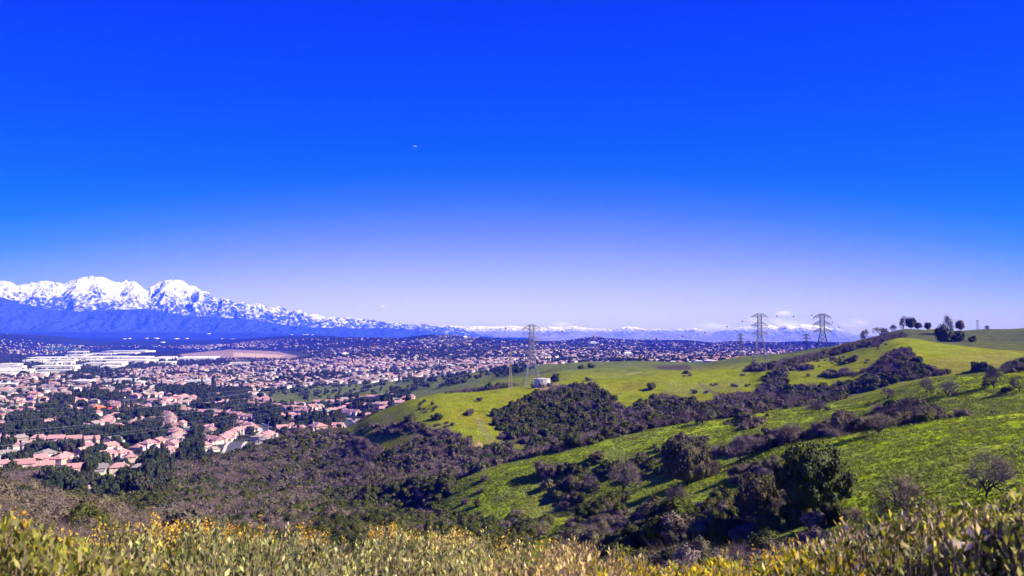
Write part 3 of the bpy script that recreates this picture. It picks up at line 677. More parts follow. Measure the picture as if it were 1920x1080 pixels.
def split_mesh(mb, name_a, name_b, zc):
    """trunk = faces of the thick lower limbs, crown = the rest"""
    va = np.array(mb.v); A = MB(); B_ = MB()
    for f in mb.f:
        p = [mb.v[k] for k in f]; t = A if max(q[2] for q in p) < zc else B_
        b = len(t.v); t.v += p; t.f.append(tuple(range(b, b + len(f))))
    return A.mesh(name_a), B_.mesh(name_b)
BARE_M = [split_mesh(m, 'trunk', 'branches', .34) for m in BARE]
def crown_mesh(seed, n=6500, size=.038, k=.84, nb=44):
    r = np.random.default_rng(seed); bl = [(0, 0, .54, .88, .88, .44), (.1, .1, .33, .78, .78, .27)]
    for i in range(nb):
        a = r.uniform(0, 6.28); q = r.uniform(.6, .86); z = r.uniform(.32, .93); q *= math.sqrt(max(.12, 1 - ((z - .5) / .52) ** 2)) * 1.1; s = r.uniform(.10, .19); bl.append((q * math.cos(a), q * math.sin(a), min(z, .86), s, s, s * .62))
    V, Fc = join_np([leaf_cloud(r, bl, n, size, 1.4, .2, False, 1.22), blob_core(bl, k)]); V[:, 2] = np.clip(V[:, 2], .12, 1.02)
    return np_mesh('crown', V, Fc)
M_OAK = mat('oak_leaves', rand=[(.030, .042, .008), (.046, .058, .010), (.038, .048, .009)], rough=.7, spec=.25, noise=[(3, 4, .5, 1.6)])
M_OAKG = mat('grey_oak_leaves', rand=[(.090, .078, .046), (.110, .090, .060)], rough=.85, spec=.15, noise=[(3, 4, .55, 1.5)])
M_RUST = mat('rusty_leaves', (.15, .075, .03), rough=.85, noise=[(3, 3, .6, 1.4)])
CROWN = [crown_mesh(70 + i) for i in range(4)]
TRUNK = MB(); TRUNK.tube([(0, 0, -.08), (.02, 0, .12), (-.02, .02, .38), (0, 0, .6)], [.16, .12, .10, .05], 7)
for a in (.4, 1.9, 3.4, 4.9): TRUNK.tube([(0, 0, .25), (.2 * math.cos(a), .2 * math.sin(a), .42), (.42 * math.cos(a), .42 * math.sin(a), .62)], [.07, .05, .03], 5)
TRUNK_ME = TRUNK.mesh('trunk', True)
def tree_at(kind, u, v, hpx, wpx, label, r=None, idx=0, name=None, cat='tree', group=None, mtl=None):
    x, y, z, rr = hit(u, v) if r is None else at_range(u, r)
    H = hpx / F_PX * rr * 1.02; W = wpx / 2 / F_PX * rr
    TREE_SPOTS.append((x, y, W))
    if kind == 'bare':
        t = empty(name or 'bare_tree', (x, y, z - .02 * H), random.uniform(0, 6.28)); t.scale = (W, W, H)
        tm_, cm_ = BARE_M[idx % 5]
        for nm, me, m in (('trunk', tm_, M_BARK), ('branches', cm_, mtl or M_TWIG)):
            o = bpy.data.objects.new(nm, me); COL.objects.link(o); o.parent = t
            if not me.materials: me.materials.append(m)
    elif kind == 'oak':
        t = empty(name or 'oak_tree', (x, y, z - .03 * H), random.uniform(0, 6.28)); t.scale = (W, W, H)
        m = mtl or M_OAK
        o = obj('trunk', TRUNK_ME, M_BARK, t); me = CROWN[idx % 4]
        if m is not M_OAK: me = me.copy(); me.materials.clear()
        obj('crown', me, m, t)
    else:
        me = (PHD if rr < 260 else PROTO)[kind][idx % len(PROTO[kind])]; t = obj(name or {'leafy': 'oak_scrub', 'grey': 'grey_brush', 'bare': 'bare_bush'}[kind], me)
        t.location = (x, y, z - .05 * H); t.scale = (W, W, H * .95); t.rotation_euler = (0, 0, random.uniform(0, 6.28)); cat = 'bush'
    return tag(t, label, cat, group)
T = tree_at
T('oak', 1527, 968, 128, 128, 'large round dark green oak on the nearest grass slope', idx=0)
for k_, (kd_, u_, v_, h_, w_, s_) in enumerate([('leafy', 1492, 985, 40, 62, 'dark bush hugging the left foot of the big round oak'), ('grey', 1528, 992, 34, 56, 'grey bush in front of the trunk of the big round oak'), ('leafy', 1566, 982, 36, 52, 'dark bush hugging the right foot of the big round oak'), ('bare', 1600, 985, 34, 50, 'purple twiggy bush just right of the big round oak'), ('bare', 1462, 975, 44, 44, 'purple twiggy bush between the two dark oaks'), ('leafy', 1440, 1002, 38, 60, 'dark bush below the grey green oak'), ('grey', 1350, 985, 40, 56, 'brown round bush on the grass left of the dark oaks'), ('bare', 1655, 975, 30, 54, 'low twiggy bush left of the spreading dark limbed tree')]): T(kd_, u_, v_, h_, w_, s_, idx=k_)
T('oak', 1420, 985, 92, 78, 'dark grey green oak crowded against the left of the big round oak', idx=1, mtl=M_OAKG)
T('oak', 1288, 912, 92, 92, 'grey brown oak leaning over its own shadow on the grass ridge', idx=2, mtl=M_OAKG)
T('bare', 1272, 968, 62, 70, 'small leafless tree with dark stems below the leaning grey oak', idx=1)
T('bare', 1850, 935, 92, 92, 'tall leafless purple grey tree at far right of the nearest slope', idx=0)
T('bare', 1700, 968, 72, 105, 'spreading leafless tree with dark limbs right of the big round oak', idx=2)
T('bare', 1648, 815, 42, 66, 'leafless tree standing alone on the crest of the nearest grass ridge', idx=3)
T('bare', 1481, 834, 42, 50, 'dark leafless tree at the crest just above the round oak', idx=4)
T('bare', 1388, 864, 56, 66, 'crooked leafless tree with thick dark limbs at the grass edge', idx=0)
T('bare', 1864, 728, 36, 46, 'leafless tree casting a long shadow on the second ridge, right', idx=1)
T('bare', 1778, 744, 32, 44, 'low spreading leafless tree in the middle of the second ridge', idx=2)
T('bare', 1738, 740, 34, 26, 'narrow upright leafless tree left of the low spreading one', idx=3)
T('bare', 1702, 792, 48, 62, 'purple leafless tree above the thicket band between the ridges', idx=4)
T('bare', 1912, 736, 32, 34, 'leafless tree at the right edge of the picture on the second ridge', idx=0)
T('bare', 1318, 797, 32, 46, 'sprawling leafless tree on the crest of the second ridge, centre right', idx=1)
T('bare', 1536, 772, 24, 34, 'small pale leafless bush tree on the yellow crest of the second ridge', idx=2)
T('bare', 1665, 748, 22, 28, 'small leafless tree below the dark oak thicket', idx=3)
T('bare', 1105, 925, 40, 44, 'leafless tree inside the grey clump between the ridges', idx=4)
T('bare', 1168, 925, 74, 70, 'tall grey leafless tree rising from the clump left of the leaning oak', idx=0)
T('bare', 700, 868, 28, 30, 'pale spiky leafless tree at the foot of the green knob', idx=2)
T('bare', 1695, 0, 26, 16, 'thin leafless tree at the left end of the hilltop row', r=893, idx=3)
T('oak', 1709, 0, 20, 18, 'dark cypress green tree, tallest leafy tree of the hilltop row', r=890, idx=1)
T('oak', 1722, 0, 12, 13, 'small brown green tree right of the tallest hilltop tree', r=892, idx=2, mtl=M_OAKG)
T('oak', 1740, 0, 13, 12, 'dark green hilltop tree left of the pinkish low building', r=900, idx=3)
T('bare', 1777, 0, 38, 26, 'leafless tree rising out of the big dark hilltop bush', r=870, idx=4)
T('oak', 1801, 0, 18, 14, 'rusty orange leaved tree on the hilltop', r=925, idx=0, mtl=M_RUST, name='rusty_tree')
T('bare', 1852, 0, 8, 13, 'low pale leafless bush on the skyline beside the small hilltop pylon', r=930, idx=1)
T('bare', 1621, 634, 20, 17, 'leafless tree lowest on the brushy skyline ridge', idx=2)
T('bare', 1652, 0, 17, 34, 'wide leafless clump halfway up the brushy skyline ridge', r=890, idx=3)
T('bare', 1678, 0, 13, 18, 'small leafless tree just below the hilltop row', r=892, idx=0)
T('leafy', 1772, 640, 26, 38, 'big dark green bush in the hollow below the hilltop', idx=0)
T('leafy', 1796, 640, 18, 30, 'dark bush joined to the right of the big hilltop bush', idx=1)
T('leafy', 1822, 641, 10, 15, 'small dark bush alone below the hilltop skyline', idx=2)
T('leafy', 1840, 698, 19, 42, 'round dark bush sitting on the crest of the second ridge', idx=3)
T('grey', 1598, 679, 13, 22, 'single grey bush on the smooth grass dome', idx=0)
T('leafy', 1221, 730, 13, 20, 'single dark bush in the middle of the central green slope', idx=1)
T('grey', 880, 778, 11, 24, 'round grey bush in the middle of the green knob', idx=1)
T('leafy', 820, 786, 12, 26, 'low green bush left of the middle on the green knob', idx=2)
T('grey', 899, 752, 8, 16, 'small bush near the top of the green knob', idx=2)
T('leafy', 976, 757, 9, 18, 'small dark bush at the right shoulder of the green knob', idx=0)
T('leafy', 1041, 716, 17, 20, 'round dark green bush beside the white water tank', idx=3)
for k_, (u_, v_, h_, w_, s_) in enumerate([(1003, 727, 11, 20, 'left end of the water tank'), (1017, 727, 8, 18, 'middle of the water tank'), (1030, 725, 8, 18, 'right end of the water tank')]): T('grey', u_, v_, h_, w_, 'low brown bush in front of the ' + s_, idx=k_)
for k_, (u_, h_, w_, s_) in enumerate([(988, 16, 22, 'between the feet of the tall pylon'), (972, 15, 24, 'left of the feet of the tall pylon'), (948, 12, 20, 'between the two neighbouring pylons')]): T('grey' if k_ else 'leafy', u_, 0, h_, w_, 'dark bush ' + s_, r=612, idx=k_)
T('leafy', 1027, 0, 12, 15, 'dark bush behind the white water tank', r=690, idx=1)
T('grey', 1104, 714, 7, 18, 'low purple bush on the smooth pasture right of the tank', idx=1)
T('leafy', 1088, 692, 8, 16, 'left one of two dark bushes on the far pasture crest', idx=0)
T('leafy', 1108, 690, 9, 18, 'right one of two dark bushes on the far pasture crest', idx=1)
T('leafy', 916, 731, 14, 16, 'dark green tree like bush behind the green knob skyline', idx=2)
T('leafy', 934, 726, 10, 14, 'bush left of the small red and yellow pylon', idx=3)
T('leafy', 852, 720, 10, 20, 'left dark bush on the dull green slope beyond the knob', idx=0)
T('leafy', 870, 718, 9, 18, 'right dark bush on the dull green slope beyond the knob', idx=1)
# ------------------------------------------------------------------ the town in the valley
M_WALL = mat('stucco_wall', rand=[(.58, .48, .48), (.66, .58, .58), (.52, .38, .36), (.60, .50, .52)], rough=.9, noise=[(.8, 3, .9, 1.08)])
M_ROOF = mat('pink_tile_roof', rand=[(.44, .21, .23), (.50, .26, .28), (.38, .19, .20), (.44, .25, .28)], rough=.9, noise=[(1.6, 4, .8, 1.2)], bump=(6, .4, .1))
M_ROOFG = mat('grey_brown_roof', rand=[(.28, .22, .22), (.36, .28, .27), (.22, .19, .21)], rough=.9, noise=[(1.6, 4, .8, 1.2)])
M_ROOFO = mat('orange_tile_roof', (.62, .20, .06), rough=.9, noise=[(1.6, 4, .8, 1.2)])
M_ROOFR = mat('red_roof', (.60, .06, .07), rough=.8, noise=[(1.6, 4, .85, 1.1)])
M_GLASS = mat('window_glass', (.05, .06, .09), rough=.15, spec=.6)
M_WHITE = mat('white_paint', (.80, .78, .76), rough=.6, noise=[(2, 2, .93, 1.04)])
M_ASPH = mat('street_asphalt', (.075, .075, .095), rough=.95, noise=[(.4, 4, .8, 1.25)])
M_PAVE = mat('concrete_pavement', (.55, .48, .46), rough=.9, noise=[(.8, 4, .85, 1.1)])
def hip(mb, x0, x1, y0, y1, z, h, ov=.5, gable=False):
    x0 -= ov; x1 += ov; y0 -= ov; y1 += ov; lx, ly = x1 - x0, y1 - y0
    if lx >= ly: g = 0 if gable else ly / 2 * .85; a, b = (x0 + g, (y0 + y1) / 2, z + h), (x1 - g, (y0 + y1) / 2, z + h)
    else: g = 0 if gable else lx / 2 * .85; a, b = ((x0 + x1) / 2, y0 + g, z + h), ((x0 + x1) / 2, y1 - g, z + h)
    c = [(x0, y0, z), (x1, y0, z), (x1, y1, z), (x0, y1, z)]
    if lx >= ly: mb.poly([c[0], c[1], b, a]); mb.poly([c[2], c[3], a, b]); mb.poly([c[1], c[2], b]); mb.poly([c[3], c[0], a])
    else: mb.poly([c[1], c[2], b, a]); mb.poly([c[3], c[0], a, b]); mb.poly([c[0], c[1], a]); mb.poly([c[2], c[3], b])
    mb.poly([(p[0], p[1], z - .12) for p in c][::-1])
    for k in range(4): p, q = c[k], c[(k + 1) % 4]; mb.poly([(p[0], p[1], z - .12), (q[0], q[1], z - .12), q, p])
def house_proto(kind):
    r = random.Random(900 + kind); w, d = r.uniform(11, 14), r.uniform(9, 11.5); h = 5.6 if kind != 3 else 3.0; g = kind in (1, 4)
    h *= .86; W_ = MB(); Rf = MB(); W_.box(-w / 2, w / 2, -d / 2, d / 2, -1.5, h)
    gx0, gx1 = (-w / 2 + .3, -w / 2 + 6) if kind % 2 else (w / 2 - 6, w / 2 - .3)
    W_.box(gx0, gx1, -d / 2 - 4.5, -d / 2 - .003, -1.5, 2.9); hip(Rf, -w / 2, w / 2, -d / 2, d / 2, h + .13, 3.1, .75, g); hip(Rf, gx0, gx1, -d / 2 - 4.5, -d / 2 - .56, 3.03, 1.4, .45, not g)
    if kind in (0, 2, 4): W_.box(-w / 2 + 1, -w / 2 + 4.6, d / 2 + .003, d / 2 + 2.6, -1.5, 4.4); hip(Rf, -w / 2 + 1, -w / 2 + 4.6, d / 2 + .6, d / 2 + 2.6, 4.53, 1.1, .3, True)
    t = empty('house'); W_.build('wall', M_WALL, t); Rf.build('roof', M_ROOF, t)
    c = MB(); c.box(w * .22, w * .22 + 1.1, d * .18, d * .18 + .9, h + .5, h + 3.2); c.build('chimney', M_WALL, t)
    gd = MB(); gd.box((gx0 + gx1) / 2 - 2.3, (gx0 + gx1) / 2 + 2.3, -d / 2 - 4.56, -d / 2 - 4.502, 0, 2.2); gd.build('garage_door', M_WHITE, t)
    wm = MB(); wm.box(-.8, .8, -.05, .05, 0, 1.3); wme = wm.mesh('window'); wme.materials.append(M_GLASS)
    spots = [(-w * .28, -d / 2, 0, 1.0), (w * .25, d / 2, 0, 1.0)] if h < 4 else [(-w * .25, -d / 2, 0, 3.7), (w * .25, -d / 2, 0, 3.7), (w * .1, d / 2, 0, 3.7), (w * .34, d / 2, 0, 1.0), (w / 2, 0, 1.57, 3.7), (-w / 2, d * .2, 1.57, 3.7)]
    for (x, y, rz, z) in spots: o = bpy.data.objects.new('window', wme); COL.objects.link(o); o.parent = t; o.location = (x, y, z); o.rotation_euler = (0, 0, rz)
    return t
HP = [house_proto(k) for k in range(5)]
def restyle(t, roofmat):
    for ch in t.children:
        if ch.name.startswith('roof'):
            key = ch.data.name.split('.')[0] + roofmat.name + str(id(ch.data))
            if key not in _RS: m = ch.data.copy(); m.materials.clear(); m.materials.append(roofmat); _RS[key] = m
            ch.data = _RS[key]
_RS = {}
HPOS = []
def put_house(x, y, rz, label, group, kind=None, roof=None, name='house'):
    k = random.choice((0, 1, 2, 4, 4, 0, 3)) if kind is None else kind
    t = copy_tree(HP[k]); s = random.uniform(.68, .82); t.location = (x, y, float(ground(x, y)) + .15); t.rotation_euler = (0, 0, rz); t.scale = (s, s * random.uniform(.95, 1.05), s * random.uniform(.95, 1.1))
    if roof is None and random.random() < .16: roof = M_ROOFG
    if roof: restyle(t, roof)
    tag(t, label, 'house', group); HPOS.append((x, y)); return t
PT = 'pink roofed stucco house '
ROWS = [
 ([(2,829),(90,830),(172,832)], 15.5, 'in the long back row under the dark tree belt, left edge'),
 ([(18,842),(95,842),(165,845)], 16, 'in the second row in front of the tree belt, left edge'),
 ([(14,861),(42,862)], 17, 'in the pair behind the olive yellow bush, left edge'),
 ([(70,871),(100,871),(145,866)], 17, 'in the short middle row above the yellow bushes'),
 ([(86,861),(156,856)], 18, 'in the loose row left of the lamp post'),
 ([(4,893),(50,891),(84,892)], 15, 'in the row directly above the car park'),
 ([(142,889),(175,890),(214,892),(262,892)], 16.5, 'in the lowest row half hidden by dark trees'),
 ([(184,833),(212,831)], 17, 'beside the end of the dark tree belt'),
 ([(178,848),(204,845)], 17, 'with a blue shaded gable behind the tall dark tree'),
 ([(198,862),(236,858),(243,866)], 16, 'in the large clump in front of the dark tree'),
 ([(258,843),(288,838),(312,833)], 16, 'stepping up the slope with blue shaded gables'),
 ([(304,857),(322,842)], 15, 'right of the narrow cypress trees'),
 ([(78,801),(94,797),(104,805)], 14, 'on the wooded knoll, left'),
 ([(110,791),(118,793)], 14, 'just behind the wooded knoll'),
 ([(2,805),(10,803)], 15, 'in the trees at the left edge'),
 ([(150,808),(162,806),(178,812)], 15, 'in the gap of the dark wood, centre left'),
 ([(176,801),(192,799),(202,790)], 15, 'below the orange roofed building'),
 ([(246,800),(262,793),(284,793)], 14, 'with high gables behind the cypress clump'),
 ([(312,780),(322,788),(318,800),(326,806),(340,800)], 14, 'in the rising row left of the winding street'),
 ([(328,762),(345,758),(366,757)], 15, 'in the far left end of the back terrace row'),
 ([(388,763),(430,759),(470,762),(520,765)], 15, 'in the long back terrace row below the dull green slope'),
 ([(535,768),(572,769),(598,766)], 16, 'in the row end right of the terrace row'),
 ([(345,776),(388,778),(420,779),(448,783),(474,787)], 14, 'in the curved middle row'),
 ([(382,786),(408,787),(425,790)], 14, 'just below the curved middle row'),
 ([(440,797),(464,801),(472,808),(452,812),(436,817),(420,826)], 13, 'in the hooked row beside the bend of the street'),
 ([(396,829),(408,832),(428,826)], 13, 'on the terrace above the lower street end'),
 ([(384,841),(400,846)], 12, 'at the very bottom of the hooked row'),
 ([(526,784),(556,783),(600,785),(634,784)], 15, 'in the row above the far street'),
 ([(560,776),(610,777),(640,770),(668,762)], 15, 'in the sloping row climbing to the right'),
 ([(528,809),(542,808),(562,808)], 14, 'at the brush edge right of the round tree'),
 ([(485,826),(504,820),(496,832)], 13, 'between the two street bends'),
 ([(386,808),(398,806),(392,816)], 13, 'between the winding street and the cypress clump'),
 ([(328,812),(336,822),(322,830),(326,843)], 13, 'on the outer side of the winding street'),
 ([(645,754),(672,751),(704,748),(740,747)], 15, 'in the top right row below the dull slope'),
 ([(646,775),(668,778)], 15, 'in the right hand clump above the hill foot'),
 ([(692,766),(715,762),(742,757)], 14, 'in the right rising row at the foot of the green knob'),
 ([(596,809),(606,810)], 15, 'half hidden in brush above the dark canyon'),
]
def polyline_pts(pts, step):
    P = [hit(u, v, 560)[:2] for u, v in pts]; out = []
    L_ = [0]
    for a, b in zip(P, P[1:]): L_.append(L_[-1] + math.dist(a, b))
    n = max(1, int(round(L_[-1] / step)))
    for i in range(n + 1):
        s = L_[-1] * i / n; k = min(max(0, np.searchsorted(L_, s) - 1), len(P) - 2); f = (s - L_[k]) / max(1e-6, L_[k + 1] - L_[k]); a, b = P[k], P[k + 1]
        out.append((a[0] + (b[0] - a[0]) * f, a[1] + (b[1] - a[1]) * f, math.atan2(b[1] - a[1], b[0] - a[0])))
    return out
for pts, st, lab in ROWS:
    for (x, y, a) in polyline_pts(pts, st * .80):
        if HPOS and min((x - p[0]) ** 2 + (y - p[1]) ** 2 for p in HPOS) < 75: continue
        put_house(x, y, a + random.choice((0, 0, math.pi)) + random.gauss(0, .12), PT + lab, 'houses ' + lab)
x, y, z, r = hit(186, 771); put_house(x, y, .1, 'house with a bright orange tiled roof at the edge of the wood', None, 0, M_ROOFO)
x, y, z, r = hit(204, 773); put_house(x, y, .25, 'house with a bright red roof beside the orange roofed one', None, 1, M_ROOFR)
x, y, z, r = hit(243, 912, 400); put_house(x, y, .9, 'low red roofed house deep in the dark trees at bottom left', None, 3, M_ROOFR)
x, y, z, r = hit(218, 908); put_house(x, y, .8, 'low house with a pale slanting roof edge in the dark trees', None, 3)
x, y, z, r = hit(154, 931, 400); put_house(x, y, .3, 'small white walled house lowest of all, hidden by dark trees', None, 3)
NROW = len(HPOS)
# streets
def strip(name, px, width, m, dz, off=0.0, r=560, kind='structure'):
    P = [np.array(hit(u, v, r)[:2]) for u, v in px]
    Q = []
    for i in range(len(P) - 1):
        p0 = P[max(i - 1, 0)]; p1 = P[i]; p2 = P[i + 1]; p3 = P[min(i + 2, len(P) - 1)]
        for k in range(6):
            t = k / 6; Q.append(.5 * ((2 * p1) + (-p0 + p2) * t + (2 * p0 - 5 * p1 + 4 * p2 - p3) * t * t + (-p0 + 3 * p1 - 3 * p2 + p3) * t ** 3))
    Q.append(P[-1]); mb = MB(); n = len(Q)
    rows = []
    for i, p in enumerate(Q):
        d = Q[min(i + 1, n - 1)] - Q[max(i - 1, 0)]; d /= np.linalg.norm(d) + 1e-9; nrm = np.array([-d[1], d[0]]); row = []
        for s in (-.5, -.17, .17, .5):
            q = p + nrm * (off + s * width); row.append(len(mb.v)); mb.v.append((q[0], q[1], float(ground(q[0], q[1])) + dz))
        for s in (-.5, .5):
            q = p + nrm * (off + s * width); row.append(len(mb.v)); mb.v.append((q[0], q[1], float(ground(q[0], q[1])) - .6))
        rows.append(row)
    for a, b in zip(rows, rows[1:]):
        for k in range(3): mb.f.append((a[k], a[k + 1], b[k + 1], b[k]))
        mb.f.append((a[4], a[0], b[0], b[4])); mb.f.append((a[3], a[5], b[5], b[3]))
    return tag(mb.build(name, m), kind=kind)
STREETS = [([(344,800),(352,806),(360,816),(357,828),(345,838)], 9), ([(470,791),(488,798),(502,806),(494,815)], 9), ([(446,829),(440,836),(436,848),(428,858)], 11), ([(612,789),(650,790),(690,786)], 8), ([(350,803),(378,801),(400,802)], 6), ([(28,903),(60,905),(92,901)], 24)]
for px, wd in STREETS:
    strip('street', px, wd, M_ASPH, .30)
    if wd < 20:
        for sgn in (-1, 1): strip('pavement', px, 2.4, M_PAVE, .44, sgn * (wd / 2 + 1.22))
# parked cars
def car_proto():
    t = empty('parked_car'); b = MB(); b.box(-2.2, 2.2, -.9, .9, .35, .95); b.build('body', M_CAR, t)
    c = MB(); b0 = len(c.v); c.v += [(-1.5, -.85, .95), (1.2, -.85, .95), (1.2, .85, .95), (-1.5, .85, .95), (-1.0, -.7, 1.5), (.6, -.7, 1.5), (.6, .7, 1.5), (-1.0, .7, 1.5)]
    c.f += [(4, 5, 6, 7), (0, 1, 5, 4), (1, 2, 6, 5), (2, 3, 7, 6), (3, 0, 4, 7)]; c.build('cabin', M_GLASS, t)
    wme = MB(); wme.tube([(0, -.1, 0), (0, .1, 0)], [.66, .66], 10); wme.poly([(.33 * math.cos(k), -.1, .33 * math.sin(k)) for k in np.linspace(0, 6.28, 11)[:-1]]); wm = wme.mesh('wheel'); wm.materials.append(M_BARK)
    for sx in (-1.35, 1.35):
        for sy in (-.85, .85): o = bpy.data.objects.new('wheel', wm); COL.objects.link(o); o.parent = t; o.location = (sx, sy, .33)
    return t
M_CAR = mat('car_paint', rand=[(.75, .75, .78), (.7, .7, .72), (.3, .32, .38), (.78, .76, .74)], rough=.3, spec=.5)
CP = car_proto()
lot = polyline_pts([(30, 903), (60, 905), (90, 901)], 4.6)
for i, (x, y, a) in enumerate(lot):
    for off in (-7, 5):
        if random.random() < .25: continue
        q = (x - math.sin(a) * off, y + math.cos(a) * off); t = copy_tree(CP); t.location = (*q, float(ground(*q)) + .35); t.rotation_euler = (0, 0, a + 1.57 + random.gauss(0, .05))
        tag(t, 'pale car parked in the car park below the houses, left edge', 'car', 'cars parked in the lot at the left edge')
for s_ in CP, *HP: drop_tree(s_)
# lamp posts
def lamp(u, v, h, label):
    x, y, z, r = hit(u, v, 560); t = empty('street_lamp', (x, y, z)); p = MB(); p.tube([(0, 0, 0), (0, 0, h * .95), (.6, 0, h)], [.32, .22, .16], 6); p.build('pole', M_WHITE, t)
    q = MB(); q.box(.5, 1.9, -.2, .2, h - .05, h + .15); q.build('lamp_head', M_WHITE, t); tag(t, label, 'street lamp')
lamp(157, 868, 8, 'white street lamp standing beside the tall dark tree among the houses')
lamp(503, 806, 7.5, 'street lamp on the far side of the street bend by the round tree')
lamp(438, 803, 7.5, 'street lamp against the dark cypress clump')

# lattice of the farther districts
RD = np.random.default_rng(21)
dc = []; 
while len(dc) < 420:
    r = math.sqrt(RD.uniform(900 ** 2, 6800 ** 2)); a = RD.uniform(to_ar(-80, 640)[0], to_ar(1960, 640)[0]); dc.append((r * math.sin(a), r * math.cos(a), RD.uniform(0, math.pi)))
dc = np.array(dc)
HX, HY, HA = [], [], []
for k, (cx, cy, ca) in enumerate(dc):
    gx, gy = np.meshgrid(np.arange(-21, 22) * 16.0, np.arange(-13, 14)); gyy = gy * 26.0 + (gy % 2) * -7.0
    px_, py_ = gx.ravel() + RD.normal(0, 1.5, gx.size), gyy.ravel() + 6 * np.sin(gx.ravel() / 90 + k) + RD.normal(0, 1, gx.size)
    X_ = cx + px_ * math.cos(ca) - py_ * math.sin(ca); Y_ = cy + px_ * math.sin(ca) + py_ * math.cos(ca)
    d2 = (X_[:, None] - dc[None, :, 0]) ** 2 + (Y_[:, None] - dc[None, :, 1]) ** 2; own = d2.argmin(1) == k
    HX.append(X_[own]); HY.append(Y_[own]); HA.append(np.full(own.sum(), ca) + RD.normal(0, .08, own.sum()))
HX, HY, HA = map(np.concatenate, (HX, HY, HA)); HR = np.hypot(HX, HY); HZ = ground(HX, HY); HU, HV, _f = project(HX, HY, HZ)
WOOD = [[(10,832),(5,812),(25,786),(60,782),(75,800),(110,812),(150,792),(178,808),(215,815),(300,795),(300,832),(240,848),(215,835),(170,828),(60,832)],
 [(60,785),(110,775),(180,780),(180,792),(120,800)], [(222,772),(262,775),(310,782),(300,792),(226,790)], [(305,770),(345,772),(345,790),(320,792)], [(360,765),(372,752),(398,756),(412,770),(380,773)],
 [(425,770),(440,756),(465,762),(480,773),(440,777)], [(470,776),(500,768),(522,775),(520,785),(480,783)], [(345,784),(395,783),(400,798),(350,800)], [(400,822),(398,790),(436,785),(440,805),(420,818)],
 [(478,802),(482,786),(530,780),(528,800),(500,800)], [(560,806),(562,788),(640,784),(648,800),(600,806)], [(330,880),(350,832),(365,822),(378,838),(380,862)], [(0,852),(8,840),(170,848),(160,858),(90,856),(60,850)],
 [(160,898),(158,858),(178,846),(196,858),(200,880)], [(90,960),(86,892),(105,905),(140,914),(210,918),(260,916),(285,908),(330,880),(300,930),(240,945),(150,965)], [(270,895),(274,862),(308,862),(312,892)],
 [(18,880),(6,872),(45,868),(55,880)], [(515,812),(516,794),(526,794),(527,812)], [(360,838),(362,808),(380,810),(380,835)], [(655,772),(655,760),(690,752),(696,768)], [(700,755),(760,742),(762,752),(710,762)],
 [(130,700),(200,688),(250,700),(220,716),(140,716)], [(80,775),(60,760),(170,740),(240,745),(200,765)], [(380,755),(400,735),(500,730),(520,745),(470,757)], [(300,745),(290,728),(400,722),(420,738)], [(500,715),(620,700),(660,712),(560,728)], [(220,735),(215,718),(290,712),(300,726)]]
wood = np.zeros(len(HX), bool)
for p in WOOD[:-6]: wood |= in_poly(HU, HV, p)
INDUS = [(-50,656),(60,668),(190,655),(300,652),(500,668),(500,682),(300,690),(150,705),(-50,708)]
def settle(u, v, r, x, y):
    n = fbm(x / 420, y / 420, 3, 200)
    p = np.where(r < 1500, .85, .80) + n * .9
    p = np.where((v < 668) & (u > 1030) & (u < 1210), .10 + n * .4, p)
    p = np.where((v < 652) & (u > 560), .22 + n * .8, p)
    p = np.where((v < 672) & (u > 500) & (u < 1000) & (v >= 652), .34 + n, p)
    p = np.where((v < 690) & (u > 1030), .42 + n * .9, p)
    p = np.where((u > 560) & (v > 685), .78 + n, p)
    p = np.where((u < 330) & (v < 656), .25 + n, p)
    p = p * np.where(r > 4300, .19, np.where(r > 3000, .40, np.where(r > 1100, .86, .95)))
    p = np.where(in_poly(u, v, INDUS), 0, p)
    p = np.where(in_poly(u, v, [(330,664),(430,653),(560,657),(590,668),(545,676),(330,672)]), 0, p)
    p = np.where(in_poly(u, v, [(300,690),(560,676),(660,682),(640,705),(480,722),(320,722)]), .40 + n, p)
    return p
ok = town_mask(HX, HY, HU, HV, HR) & ~wood & (HR > 640) & (HU > -90) & (HU < 1960) & (RD.random(len(HX)) < settle(HU, HV, HR, HX, HY))
ok &= hidden_by(HX, HY, HZ + 7) < .002
P0 = np.array(HPOS); hd = np.array([((x - P0[:, 0]) ** 2 + (y - P0[:, 1]) ** 2).min() > 330 for x, y in zip(HX, HY)]) | (HR > 1250)
rowzone = (HR < 1130) & (HU > 330) & (HU < 770)
ok &= hd & ~(rowzone & (RD.random(len(HX)) < .6))
SP = [np.array([hit(u, v, 560)[:2] for u, v in px]) for px, wd in STREETS]; SP = np.vstack(SP)
ok &= np.array([((x - SP[:, 0]) ** 2 + (y - SP[:, 1]) ** 2).min() > 260 for x, y in zip(HX, HY)])
HX, HY, HA, HR, HZ, HU, HV = [q[ok] for q in (HX, HY, HA, HR, HZ, HU, HV)]
o_ = np.argsort(HR); HX, HY, HA, HR, HZ, HU, HV = [q[o_] for q in (HX, HY, HA, HR, HZ, HU, HV)]
nf = 0
HP = [house_proto(k) for k in range(5)]
for i in range(len(HX)):
    if NROW + nf >= 298: break
    if not (0 < HU[i] < 1920): continue
    u = HU[i]; v = HV[i]
    zl = ('on the lower left slope among garden trees' if v > 835 else 'scattered behind the tree belt, at the left edge' if u < 60 else 'scattered behind the tree belt, left' if u < 120 else 'scattered behind and left of the orange roofed building' if u < 185 else 'scattered behind and right of the orange roofed building' if u < 250 else 'scattered behind the wood right of the red roof' if u < 320 else 'scattered between the terrace rows' if u < 640 else 'scattered right of the terrace rows')
    put_house(HX[i], HY[i], HA[i], PT + zl, 'houses ' + zl); HU[i] = -999; nf += 1
for s_ in HP: drop_tree(s_)
